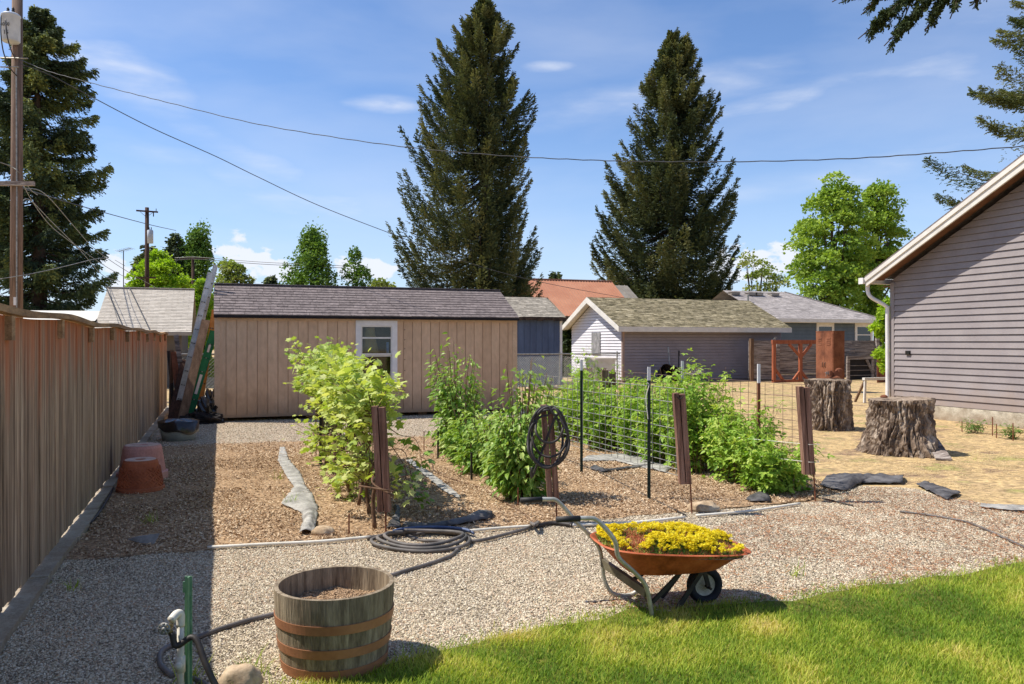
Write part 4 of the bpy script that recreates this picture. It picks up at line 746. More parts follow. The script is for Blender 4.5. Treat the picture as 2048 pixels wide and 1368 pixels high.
# overhanging branch top right: tall trunk stands out of frame, one limb reaches into view
tb0 = W(2560, 684, 8.0); tb0[2] = 0
ob = thing('overhanging_fir', 'dark fir bough hanging into the top right corner of the sky', 'tree', tb0)
mb = MB(); tb = MB(); tip = W(1745, 78, 9.2); st = tb0+UP*6.6
tb.tube([tb0, tb0+UP*3, tb0+UP*7], [.22, .18, .12], 9)
limbs = [(W(2400, -330, 8.3), W(*t_), W(*q_)) for t_, q_ in (((1716, 78, 9.4), (1860, -40, 9.1)), ((1950, 12, 8.9), (2010, -110, 8.8)), ((1664, 4, 9.7), (1800, -70, 9.4)), ((1768, 92, 9.2), (1890, -30, 9.0)), ((1850, 62, 9.0), (1930, -60, 8.8)), ((1900, 38, 8.8), (1960, -90, 8.7)), ((1800, 52, 9.6), (1880, -90, 9.5)), ((1722, 30, 9.8), (1850, -90, 9.6)), ((1968, -4, 9.1), (2040, -130, 8.9)))]
POS = []; DIR = []
tb.tube([st, W(2400, -330, 8.3)], [.07, .05], 6)
for (a, b, q) in limbs:
    P = smooth_pts([a, (np.asarray(a)+q)/2+UP*.05, q, b], 6); tb.tube(P, list(np.linspace(.035, .006, len(P))), 5)
    P = np.array(P)
    for i in range(130):
        t = .22+.70*rs.rand(); p0 = P[int(t*(len(P)-1))]; dr = nrm(b-q); sd_ = nrm(np.cross(dr, UP)); L = (.12+.34*rs.rand())*(1.25-t*.7)
        p1 = p0+(dr*.6+sd_*rs.choice([-1, 1])*rs.rand()+UP*(-.45*rs.rand()+.05))*L; tb.tube([p0, (p0+p1)/2+UP*.01, p1], [.006, .004, .002], 4)
        for k in range(int(26+L*110)):
            u = rs.rand()**.8; POS.append(p0+(p1-p0)*u+rs.randn(3)*.008); DIR.append((p1-p0)/L*.6+rs.randn(3)*.45)
POS = np.array(POS); DIR = np.array(DIR); k = len(POS)
mb.inst(T_SPR, T_SPRF, POS, lookrot(DIR, rs.randn(k)), .056*(.6+.8*rs.rand(k)), np.clip(rs.rand(k)*.5+.1*rs.rand(k), 0, 1)); tb.build('limb', MT['trunk'], ob, True); mb.build('needles', MT['firnear'], ob)
#==PART2==
# ================================================================ POWER POLES AND WIRES
def pole(name, label, px, d, ztop, r0, mat, lean=0):
    b = W(px, CY, d); b[2] = 0; t = thing(name, label, 'utility pole', b); m = MB(); top = b+UP*ztop+CR*lean; m.tube([b, (b+top)/2, top], [r0*1.15, r0, r0*.85], 14); m.build('post', mat, t, True); return t, b, top
PD = 22.0
pt, pb, ptp = pole('power_pole', 'tall grey wooden power pole with a transformer can near the left edge', 32, PD, 12.2, .15, MT['pole'], .04)
def pz(py, d=PD): return H-(py-CY)/F*d
m = MB(); tcn = W(22, 0, PD-.36); z0, z1 = pz(94), pz(40); tc_ = np.array([tcn[0], tcn[1], 0])
m.lathe([(0, z0), (.20, z0), (.22, z0+.03), (.22, z1-.06), (.235, z1-.05), (.235, z1-.02), (.19, z1+.02), (0, z1+.05)], tc_, 24)
tf = m.build('transformer', MT['transformer'], pt, True)
m = MB()
for dx in (-.08, .06): m.lathe([(.035, 0), (.05, .03), (.03, .05), (.045, .08), (.025, .10), (.04, .13), (.012, .17), (0, .2)], tc_+CR*dx+UP*(z1+.02), 10)
m.build('bushing', MT['darksteel'], tf, True)
def text_mesh(body, size, loc, xdir, updir, mat, name, parent, depth=.002):
    cu = bpy.data.curves.new('t', 'FONT'); cu.body = body; cu.size = size; cu.extrude = depth; cu.align_x = 'CENTER'
    o = bpy.data.objects.new('t', cu); col.objects.link(o); bpy.context.view_layer.update()
    me = bpy.data.meshes.new_from_object(o.evaluated_get(bpy.context.evaluated_depsgraph_get())); bpy.data.objects.remove(o)
    x = nrm(xdir); u = nrm(updir); n = np.cross(x, u); loc = np.asarray(loc)-np.array(parent['_w'])
    R = Matrix(((x[0], u[0], n[0], loc[0]), (x[1], u[1], n[1], loc[1]), (x[2], u[2], n[2], loc[2]), (0, 0, 0, 1))); me.transform(R)
    me.materials.clear(); me.materials.append(mat); ob_ = bpy.data.objects.new(name, me); col.objects.link(ob_); ob_.parent = parent; ob_['_w'] = parent['_w'][:]; return ob_
tw = tc_-CF*.226
text_mesh('4050', .13, tw+CR*-.03+UP*pz(68), CR, UP, MT['darksteel'], 'number', tf); text_mesh('15', .15, tw+UP*pz(84), CR, UP, MT['darksteel'], 'number', tf)
m = MB(); p = np.array([pb[0], pb[1], 0]); m.beam(p-CR*1.0-CF*.2+UP*pz(370), p+CR*.62-CF*.2+UP*pz(370), .09, .12); m.build('crossarm', MT['greywood'], pt)
m = MB(); m.tube([p-CR*.6-CF*.2+UP*pz(120), p+CR*.45-CF*.2+UP*pz(122)], .018, 6); m.tube([p-CR*.3-CF*.2+UP*pz(139), p+CR*.2-CF*.2+UP*pz(139)], .018, 6); m.build('bracket', MT['wire'], pt)
m = MB(); m.tube([p+CR*.1-CF*.15+UP*pz(139), p+CR*.12-CF*.16+UP*pz(400), p+CR*.12-CF*.17+UP*.1], .018, 6); m.build('conduit', MT['wire'], pt)
m = MB(); m.box(p+CR*.08-CF*.175+UP*pz(603), (.07, .02, .22)); m.build('tag_plate', MT['white'], pt)
pt2, pb2, ptp2 = pole('distant_power_pole', 'dark brown power pole with a crossarm standing behind the beige shingle roof', 294, 48, pz(415, 48), .13, MT['poledark'])
p2 = np.array([pb2[0], pb2[1], 0])
m = MB(); a = p2-CR*.56-CF*.16+UP*pz(422, 48); b = p2+CR*.72-CF*.16+UP*pz(425, 48); m.beam(a, b, .09, .09); m.build('crossarm', MT['poledark'], pt2); m = MB()
m.beam(p2-CR*.55-CF*.16+UP*pz(556, 48), p2+CR*.6-CF*.16+UP*pz(556, 48), .08, .10); m.build('crossarm', MT['poledark'], pt2)
m = MB(); m.tube([p2-CR*.35-CF*.16+UP*pz(424, 48), p2+UP*pz(434, 48)-CF*.15], .012, 5); m.tube([p2+CR*.42-CF*.16+UP*pz(426, 48), p2+UP*pz(436, 48)-CF*.15], .012, 5); m.tube([p2+CR*.46-CF*.16+UP*pz(425, 48), p2+CR*.46-CF*.16+UP*pz(434, 48)], .03, 6); m.tube([p2+CR*.62-CF*.16+UP*pz(423, 48), p2+CR*.62-CF*.16+UP*pz(418, 48)], .02, 6); m.build('brace', MT['darksteel'], pt2)
m = MB(); q = p2+CR*.24-CF*.1; m.lathe([(0, pz(487, 48)), (.17, pz(487, 48)), (.17, pz(462, 48)), (.12, pz(460, 48)), (0, pz(459, 48))], q, 18); m.build('transformer', MT['transformer'], pt2, True)
m = MB(); m.tube([q+UP*pz(461, 48)-CR*.06, q+UP*pz(455, 48)-CR*.06], .025, 6); m.tube([q+UP*pz(461, 48)+CR*.06, q+UP*pz(455, 48)+CR*.06], .025, 6); m.build('bushing', MT['darksteel'], pt2)
pt3, pb3, _ = pole('far_power_pole', 'small far power pole standing in front of the poplar', 386, 80, pz(515, 80), .16, MT['poledark'])
p3 = np.array([pb3[0], pb3[1], 0]); m = MB(); m.beam(p3-CR*1.2+UP*pz(518, 80)-CF*.2, p3+CR*1.6+UP*pz(517, 80)-CF*.2, .12, .12); m.build('crossarm', MT['poledark'], pt3)
def wire(name, label, pts, r=.012, mat='cable', n=7, group=None, wob=0):
    P = smooth_pts([W(*p) for p in pts], n)
    if wob: P = [q+UP*math.sin(i*1.9)*wob for i, q in enumerate(P)]
    return tag(MB().tube(P, r, 6).build(name, MT[mat], None, True), label, 'cable', group)
wg = 'overhead wires'
wire('overhead_cable', 'longest overhead cable sweeping across the sky from the transformer pole to the right edge', [(42, 120, 21.8), (95, 142, 21), (160, 160, 20.5), (260, 186, 20), (340, 206, 19.6), (500, 245, 18.8), (660, 273, 18), (820, 295, 17.2), (1000, 311, 16.5), (1150, 319, 16), (1300, 323, 15.5), (1500, 323, 14.8), (1700, 317, 14.2), (1870, 306, 13.7), (2048, 292, 13.2), (2300, 268, 12.5)], .010, n=9, wob=.006, group=wg)
wire('overhead_cable', 'sloping overhead cable running down past the tallest conifer to the orange roof', [(42, 128, 21.8), (100, 150, 22.5), (165, 184, 23.2), (300, 254, 25), (430, 312, 27), (512, 352, 28), (640, 412, 30), (800, 474, 33), (920, 520, 35.5), (1030, 552, 38), (1130, 574, 41), (1250, 596, 48)], .013, group=wg)
wire('overhead_cable', 'thin wire from the spruce to the distant dark power pole and beyond', [(30, 372, 24), (165, 413, 34), (294, 448, 47), (352, 461, 60)], .02, group=wg)
for i, (pts, lab) in enumerate([([(34, 340, 22), (60, 395, 24), (100, 450, 27), (150, 490, 30), (215, 535, 34), (262, 560, 40)], 'pale service wire dropping from the left pole crossarm to the beige roof'),
        ([(45, 375, 22), (90, 388, 24), (150, 455, 27), (190, 498, 30), (250, 540, 34), (320, 580, 40)], 'pale paired wire crossing in front of the spruce above the beige roof'),
        ([(40, 405, 22), (60, 400, 23), (100, 440, 26), (160, 500, 29), (205, 550, 31.5), (240, 563, 34)], 'lowest pale wire in front of the spruce running to the beige roof'),
        ([(0, 558, 21), (60, 548, 22), (120, 535, 23.5), (190, 518, 26), (215, 516, 27)], 'nearly level pale wire crossing the left pole low down'),
        ([(-30, 315, 21), (20, 332, 21.8), (40, 348, 22), (60, 378, 24), (75, 390, 26)], 'short pale wire entering from the left edge to the pole crossarm')]):
    wire('service_wire', lab, pts, .011, 'wire', group=wg)
for k, (dy, lab) in enumerate(((0, 'upper of the far thin wires in front of the skyline trees'), (4, 'lower of the far thin wires in front of the skyline trees'))):
    wire('far_wire', lab, [(350, 516+dy, 79), (386, 514+dy, 79), (430, 517+dy, 79), (520, 524+dy, 79), (600, 528+dy, 79), (690, 532+dy, 79)], .028, 'wire', group=wg)
for k, (a0, lab) in enumerate(((0, 'looping black jumper wire left of the transformer can'), (1, 'black jumper wire hanging in front of the transformer can'))):
    pts = [(2, 30, 21.4), (2, 70, 21.3), (8, 108, 21.4), (22, 138, 21.5), (34, 152, 21.7)] if a0 == 0 else [(11, 38, 21.3), (14, 70, 21.2), (22, 100, 21.3), (30, 116, 21.6)]
    wire('jumper_wire', lab, pts, .016, 'hosedark', group='jumper wires')
# TV antenna
ab = W(247, CY, 42); ab[2] = 0; an = thing('tv_antenna', 'thin television antenna mast above the beige roof left of the dark pole', 'antenna', ab)
m = MB(); m.tube([ab, ab+UP*pz(502, 42)], .022, 6); m.build('mast', MT['darksteel'], an)
m = MB(); m.beam(ab-CR*.25+UP*pz(503, 42), ab+CR*.42+UP*pz(496, 42), .02, .02)
for i in range(7): q = ab+CR*(-.25+.11*i)+UP*pz(503-i*1.1, 42); m.tube([q-CF*.4, q+CF*.4], .008, 4)
m.tube([ab-CR*.45+UP*pz(520, 42), ab+CR*.08+UP*pz(532, 42)], .012, 4); m.build('boom', MT['wire'], an)
# ================================================================ ROW POSTS, MESH PANELS
ROWX = [1.34, 2.89, 4.26, 5.87]
def row_post(label, rod, top, bot, d, ztopshift=0):
    g = G(*rod); dd = (g@CF); a = W(top[0], top[1], dd); b = W(bot[0], bot[1], dd); t = thing('row_post', label, 'post', g, 'reddish split posts at the front of the rows')
    up = nrm(a-b)
    for s in (-1, 1):
        m = MB(); o = CR*s*.029; m.beam(b+o+CF*.0, a+o*1.05-UP*(.01 if s > 0 else 0), .05, .10, up=CF); m.build('stake', MT['postwood'], t)
    m = MB(); m.tube([g-UP*.1, g+UP*.3+(b-g)*.3*np.array([1, 1, 0]), b+up*.1+CF*.0], .008, 6); m.build('rod', MT['rust'], t); return t
row_post('reddish post at the front of the grape vine row', (772, 1068), (757, 812), (769, 1022), 0)
row_post('reddish post carrying the coiled dark hose', (1114, 1046), (1093, 810), (1107, 1004), 0)
row_post('reddish post at the wire mesh front end, dark staple on top', (1385, 1028), (1357, 786), (1370, 967), 0)
row_post('rightmost reddish post, in front of the raspberry row with string tied round it', (1632, 1004), (1605, 773), (1617, 948), 0)
def tpost(label, X, Y, ht, mat, white=.2, name='t_post'):
    t = thing(name, label, 'stake', (X, Y, 0), 'steel t posts'); m = MB(); m.bb(X-.018, X+.018, Y-.003, Y+.003, -.1, ht-white); m.bb(X-.003, X+.003, Y+.003, Y+.03, -.1, ht-white)
    for i in range(int((ht-white)/.055)): m.bb(X-.006, X+.006, Y-.009, Y-.003, .05+i*.055, .066+i*.055)
    m.build('shaft', mat, t)
    if white: m = MB(); m.bb(X-.019, X+.019, Y-.0035, Y+.0035, ht-white, ht); m.bb(X-.0035, X+.0035, Y+.0035, Y+.031, ht-white, ht); m.build('painted_tip', MT['white'], t)
    return t
def tp(px, base_y, top_y, mat, label, white=.2):
    g = G(px, base_y); d = g@CF; tpost(label, g[0], g[1], H-(top_y-CY)/F*d, mat, white)
tp(1163, 948, 720, MT['tgreen'], 'dark green steel post with a pale tip, left one before the wire mesh', .13)
tp(1298, 1000, 734, MT['tgreen'], 'dark green steel post with a white tip, nearer one before the wire mesh', .14)
tp(1518, 970, 728, MT['rust'], 'rust red steel post with a white tip beside the vise stump', .22)
tp(1365, 930, 722, MT['lightgreen'], 'pale green steel post with a whitish tip rising out of the raspberries', .25)
tp(641, 930, 815, MT['darksteel'], 'dark steel post at the back of the grape row', 0)
for (px, by, ty, lab) in ((876, 920, 860, 'short dark stake under the tall back shrub'), (943, 962, 905, 'short dark stake between the two green shrubs'), (848, 903, 862, 'thin rusty stake left of the tall back shrub'), (1036, 1014, 975, 'rusty stake under the front green shrub'), (632, 916, 815, 'thin rusty stake at the back left of the grape row'), (698, 1071, 1027, 'thin bare rod left of the grape row front post')):
    g = G(px, by); h = H-(ty-CY)/F*(g@CF); m = MB(); m.beam(g-UP*.05, g+UP*h, .022 if 'dark' in lab else .012, .022 if 'dark' in lab else .012, up=(0, 1, 0)); tag(m.build('stake', MT['darksteel' if 'dark' in lab else 'rust']), lab, 'stake', 'garden stakes')
# wooden back post
g = G(1210, 890); m = MB(); m.beam(g, g+UP*1.20, .10, .09, up=CF); m.beam(g+CR*.12, g+CR*.12+UP*1.17, .10, .09, up=CF); tag(m.build('back_post', MT['plank']), 'weathered double post at the back of the raspberry row', 'post')
def mesh_panel(label, X, y0, y1, z0, z1, zs, step=.155, mat='wire', r=.0036):
    t = thing('mesh_panel', label, 'wire mesh', (X, (y0+y1)/2, z0), 'cattle mesh panels'); m = MB()
    for z in zs: m.tube([(X, y0, z), (X+.01, (y0+y1)/2, z-.01), (X, y1, z)], r, 4)
    m.build('line_wires', MT[mat], t); m = MB(); y = y0
    while y <= y1+.001: m.tube([(X+.006, y, z0), (X+.006, y, z1)], r, 4); y += step
    m.build('cross_wires', MT[mat], t); return t
zl = [.33, .39, .45, .52, .60, .69, .79, .91, 1.05, 1.19]
mesh_panel('galvanised wire mesh panel between the two dark steel posts', ROWX[2], 6.75, 11.6, .33, 1.19, zl)
mesh_panel('wire mesh panel behind the raspberries beside the vise stump', ROWX[3]+.05, 6.9, 11.6, .33, 1.18, zl, mat='rustwire', r=.003)
mesh_panel('rusty wire mesh inside the grape vine', ROWX[0], 7.0, 11.4, .12, 1.1, [.12, .2, .3, .4, .55, .7, .9, 1.1], mat='rustwire', r=.003)
# tie wire and bent tin on post 3
m = MB(); g = G(1385, 1028); d = g@CF; c0 = W(1357, 790, d)-CF*.02; m.tube([c0+CR*.03*math.cos(a)+UP*.03*math.sin(a)-CF*.055 for a in np.linspace(3.3, 6.1, 8)], .006, 5); tag(m.build('wire_staple', MT['darksteel']), 'dark curved staple on the top of the post at the mesh end', 'staple')
m = MB(); A = W(1294, 765, G(1298, 1000)@CF-.03); pts = [A, A+CR*.02-UP*.03, A-CR*.01-UP*.16, A+CR*.01-UP*.38]; m.tube(smooth_pts(pts, 5), .005, 5); tag(m.build('tie_string', MT['pvc']), 'pale string hanging on the nearer dark steel post', 'string')
m = MB()
for zz_ in (.42, .60):
    g = G(1632, 1004); b = g-CR*.05+UP*zz_; m.tube([b-CR*.55+CF*.7-UP*.02, b-CR*.04-CF*.06, b+CR*.06-CF*.06, b+CR*.08+CF*.05], .003, 4)
tag(m.build('garden_string', MT['pvc']), 'thin pale string tied round the rightmost reddish post', 'string')
# ================================================================ PLANTS
def star_leaf(n=5, notch=.62):
    V = [(0, 0, 0)]; k = n*2
    for i in range(k+1):
        a = math.radians(-60+300*i/k)+math.radians(0); r = (1 if i % 2 == 0 else notch)*(.52 if i in (0, k) else .58+.1*math.sin(math.pi*i/k)); V.append((r*math.cos(a), .35+r*math.sin(a), -.10*r+(.05 if i % 2 else 0)))
    V = np.array(V); V[0] = (0, .12, .03); Fs = np.array([[0, i, i+1] for i in range(1, k+1)]); return V, Fs
TG, TGF = star_leaf()
TA = np.array([[0, 0, 0], [.24, .35, .10], [.20, .75, .02], [0, 1.15, -.28], [-.20, .75, .02], [-.24, .35, .10], [0, .4, 0], [0, .8, -.08]]); TAF = np.array([[0, 1, 6], [1, 2, 6], [6, 2, 7], [2, 3, 7], [0, 6, 5], [5, 6, 4], [6, 7, 4], [7, 3, 4]])
def tri_leaf():
    V = []; Fs = []
    for (ang, L, dy) in ((0, 1, .25), (1.25, .8, .1), (-1.25, .8, .1)):
        b = len(V); pts = [(0, 0, 0), (.26, .35, .05), (.2, .7, 0), (0, 1, -.12), (-.2, .7, 0), (-.26, .35, .05)]
        for (x, y, z) in pts: V.append(((x*math.cos(ang)-y*math.sin(ang))*L, (x*math.sin(ang)+y*math.cos(ang))*L+dy, z*L))
        Fs += [(b, b+1, b+2), (b, b+2, b+3), (b, b+3, b+4), (b, b+4, b+5)]
    return np.array(V), np.array(Fs)
TR, TRF = tri_leaf()
def bush(name, label, cat, base, stems, leaf, lsize, mat, group=None, per=30, jit=.06, stemr=.008, tilt=-.3, out=.5, stemmat='cane', light=0, extra=None, lowcut=.15):
    """stems: list of point lists; leaves grow along each stem, thicker near its tip"""
    TV, TF = leaf; base = np.asarray(base, float); root = thing(name, label, cat, base, group); sb = MB(); lb = MB(); POS = []; D = []; R = []; S = []
    for st in stems:
        P = smooth_pts(st, 5); L = len(P); sb.tube(P, list(np.linspace(stemr, stemr*.35, L)), 5); P = np.array(P); base_r = rs.rand()
        n = int(per*(.7+.6*rs.rand())); t = lowcut+(1-lowcut)*rs.rand(n)**.75; idx = t*(L-1); i0 = np.minimum(idx.astype(int), L-2); fr = (idx-i0)[:, None]
        p = P[i0]*(1-fr)+P[i0+1]*fr; off = rs.randn(n, 3)*jit; p = p+off; p[:, 2] = np.maximum(p[:, 2], .03); ax = p.copy()-base; ax[:, 2] = 0
        d = off/jit*.5+out*ax/np.maximum(np.linalg.norm(ax, axis=1), .1)[:, None]+rs.randn(n, 3)*.45; d[:, 2] = d[:, 2]*.6+tilt
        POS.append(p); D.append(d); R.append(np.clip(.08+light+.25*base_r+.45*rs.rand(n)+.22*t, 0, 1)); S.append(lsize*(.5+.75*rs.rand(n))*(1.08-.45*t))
    POS = np.concatenate(POS); k = len(POS); lb.inst(TV, TF, POS, lookrot(np.concatenate(D), rs.randn(k)*.5), np.concatenate(S), np.concatenate(R))
    sb.build('stems', MT[stemmat], root, True); lb.build('leaves', mat, root); return root
# grape vines
def grape(label, y0, y1, n, per, ztop, light):
    x = ROWX[0]; stems = []
    for i in range(n):
        y = y0+(y1-y0)*rs.rand(); z = .60+.42*rs.rand(); sx = rs.choice([-1, 1]); top = ztop(y)
        h = z+(top-z)*(.35+.65*rs.rand()); dx = (.06+.34*rs.rand())*-1 if sx < 0 else (.04+.16*rs.rand())
        stems.append([(x+rs.randn()*.04, y, z), (x+dx*.5, y+rs.randn()*.1, (z+h)/2+.08), (x+dx, y+rs.randn()*.2, h)])
    for i in range(int(n*.22)):   # low shoots
        y = y0+(y1-y0)*rs.rand(); stems.append([(x, y, .2+.3*rs.rand()), (x+rs.randn()*.1, y-.05, .25+.3*rs.rand()), (x+rs.randn()*.2, y-.1+rs.randn()*.1, .10+.55*rs.rand())])
    r = bush('grape_vine', label, 'vine', (x, (y0+y1)/2, 0), stems, (TG, TGF), .108, MT['grape'], 'grape vines', per, .07, .006, tilt=-.05, out=.6, light=light)
    tb = MB()
    for i in range(max(3, int((y1-y0)*2.2))):
        y = y0+(y1-y0)*(i+.3*rs.rand())/max(3, int((y1-y0)*2.2)); P = [(x+rs.randn()*.03, y, 0), (x+rs.randn()*.05, y+.05, .3), (x+rs.randn()*.06, y+rs.randn()*.15, .65), (x+rs.randn()*.08, y+rs.randn()*.3, .95)]
        tb.tube(smooth_pts(P, 4), list(np.linspace(.02, .010, 13)), 6)
        for q in range(2): tb.tube(smooth_pts([(x, y, .35+.2*q), (x+rs.randn()*.12, y-.25, .42+.1*rs.rand()), (x+rs.randn()*.1, y-.5, .30+.3*rs.rand())], 4), .008, 5)
    tb.build('woody_trunk', MT['cane'], r, True); return r
gz = lambda y: np.interp(y, [6.9, 8, 9.5, 11.5], [1.38, 1.42, 1.56, 1.70])
grape('front grape vine with pale lime leaves around its reddish post', 6.95, 8.5, 50, 21, gz, .06)
grape('middle grape vine of the row, dense lime leaves', 8.4, 10.1, 56, 21, gz, .02)
grape('back grape vine, its leaves reaching left in front of the tan wall', 10.0, 11.9, 66, 21, gz, .0)
# two long shoots hanging out to the right of the grape post
sh = []; A = G(790, 1040); d = A@CF
for pts in ([(770, 850), (800, 870), (832, 880), (845, 930)], [(770, 900), (810, 905), (830, 985), (850, 1000)], [(775, 880), (812, 940), (800, 975)]):
    sh.append([W(px, py, d+.1*i) for i, (px, py) in enumerate(pts)])
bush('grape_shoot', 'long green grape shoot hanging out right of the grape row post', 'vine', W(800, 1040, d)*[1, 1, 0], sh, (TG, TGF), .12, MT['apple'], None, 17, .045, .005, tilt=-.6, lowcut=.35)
def shrub(label, cx, cy, w, ht, n, per, light=0, ls=.10, grp='green leafy shrubs in the second row'):
    stems = []
    for i in range(n):
        a = rs.rand()*6.28; rr = rs.rand()**.5; h = ht*(.22+.78*rs.rand())*(1-.25*rr); tx, ty = cx+math.cos(a)*rr*w, cy+math.sin(a)*rr*w
        stems.append([(cx+math.cos(a)*.06, cy+math.sin(a)*.06, .0), (cx+(tx-cx)*.6, cy+(ty-cy)*.6, h*.55), (tx, ty, h)])
    return bush('leafy_shrub', label, 'shrub', (cx, cy, 0), stems, (TA, TAF), ls, MT['apple'], grp, per, .055, .009, tilt=-.45, out=.7, light=light, lowcut=.12)
x2 = ROWX[1]
shrub('tallest green shrub at the back of the second row', x2+.42, 11.4, .42, 1.96, 62, 34, .04, .115)
shrub('low green shrub just right of the tallest one in the second row', x2+.34, 10.5, .40, 1.02, 36, 30, .04, .115)
shrub('low middle shrub of the second row over a dark stake', x2+.20, 9.6, .36, .92, 34, 30, .06, .115)
shrub('short green shrub behind the front shrub of the second row', x2+.20, 8.75, .38, 1.16, 40, 30, .06, .11)
shrub('large leaved front shrub left of the hose post', x2+.10, 7.85, .38, 1.64, 64, 34, .05, .115)
def rasp(label, cx, cy, w, ht, n, per, light=0):
    stems = []
    for i in range(n):
        a = rs.rand()*6.28; rr = rs.rand()**.5; bx, by = cx+math.cos(a)*rr*w*.8, cy+math.sin(a)*rr*w*.8; h = ht*(.45+.55*rs.rand())
        stems.append([(bx, by, 0), (bx+rs.randn()*.05, by+rs.randn()*.05, h*.55), (bx+math.cos(a)*.16*rr+rs.randn()*.05, by+math.sin(a)*.16*rr, h)])
    return bush('raspberry_bush', label, 'shrub', (cx, cy, 0), stems, (TR, TRF), .090, MT['rasp'], 'raspberry bushes', per, .045, .004, tilt=-.35, out=.3, light=light, lowcut=.10)
x4 = ROWX[3]-.05
for (lab, dx, y, w, h, n) in (('nearest raspberry bush spreading below the rightmost reddish post', -.05, 7.30, .42, .62, 80), ('raspberry bush just behind the nearest one, rounded top', .0, 7.95, .44, .92, 84),
        ('raspberry bush with the tallest pointed shoot near the rusty mesh', -.1, 8.75, .44, 1.32, 84), ('raspberry bush between the tall shoot and the pale green steel post', -.1, 9.55, .46, 1.12, 84),
        ('raspberry bush around the pale green steel post', -.05, 10.3, .46, 1.16, 80), ('raspberry bush seen through the wire mesh, below the garage tools', -.15, 11.1, .48, 1.08, 78),
        ('raspberry bush with an upright crown in front of the white gable', -.1, 11.9, .46, 1.26, 78), ('low raspberry bush at the far back of the row', -.1, 12.7, .45, .95, 66)):
    rasp(lab, x4+dx, y, w*.92, h*1.03, int(n*.85), 27, .05)
rasp('thin raspberry shoots rising highest near the garage corner', x4-.1, 12.05, .16, 1.62, 9, 26, .1)
rasp('tall thin raspberry shoots standing above the rest near the plank fence', x4-.0, 8.95, .14, 1.62, 7, 26, .1)
# weeds by the right house wall
for (px, py, lab) in ((1947, 866, 'small green weed by the mauve house foundation'), (2027, 878, 'wider green weed at the right edge by the mauve house')):
    g = G(px, py); st = [[g+np.r_[rs.randn(2)*.04, 0], g+np.r_[rs.randn(2)*.1, .12], g+np.r_[rs.randn(2)*.2, .12+.15*rs.rand()]] for _ in range(16)]
    bush('weed', lab, 'plant', g, st, (TR, TRF), .05, MT['midgreen'], 'weeds at the foundation', 12, .03, .003)
for (px, py, ty) in ((1924, 864, 842), (1985, 872, 834), (1993, 876, 848), (2026, 882, 846)):
    g = G(px, py); h = H-(ty-CY)/F*(g@CF); m = MB(); m.tube([g-UP*.02, g+UP*h], .009, 5); tag(m.build('thin_rod', MT['rust']), 'thin rusty rod standing along the mauve house wall', 'rod', 'rusty rods by the mauve house')
# small weeds and green tufts on the gravel
for (px, py, lab, n) in ((28, 1342, 'long grass tuft at the bottom left by the spigot post', 0), (505, 1352, 'bright grass tuft between the rock and the barrel', 10), (645, 1360, 'grass tuft in front of the barrel', 8), (380, 1366, 'grass tuft at the foot of the spigot post', 9), (300, 1048, 'little weed near the bent metal scrap', 6), (585, 1010, 'small weed beside the long grey cloth strip', 5), (560, 960, 'tiny weed left of the long grey cloth strip, farther back', 4), (150, 1180, 'weed in the shaded gravel close to the fence kerb', 4), (1135, 1262, 'dry grass tuft just outside the lawn, left of the wheelbarrow', 6), (1590, 1155, 'grass tuft in the gravel right of the wheelbarrow wheel', 5)):
    if not n: continue
    g = G(px, min(py, 1368)); k = n*4; yaw = rs.rand(k)*6.28; q = np.c_[g[0]+rs.randn(k)*.035, g[1]+rs.randn(k)*.035, np.full(k, .006)]; h = .06+.10*rs.rand(k)
    mb = MB().inst(T_BL, T_BLF, q, rotm(yaw, -rs.rand(k)*.6, rs.randn(k)*.2), np.c_[np.full(k, .005), h, h], np.clip(.1+.5*rs.rand(k), 0, 1)); tag(mb.build('grass_tuft', MT['grass']), lab, 'grass tuft', 'grass tufts on the gravel')
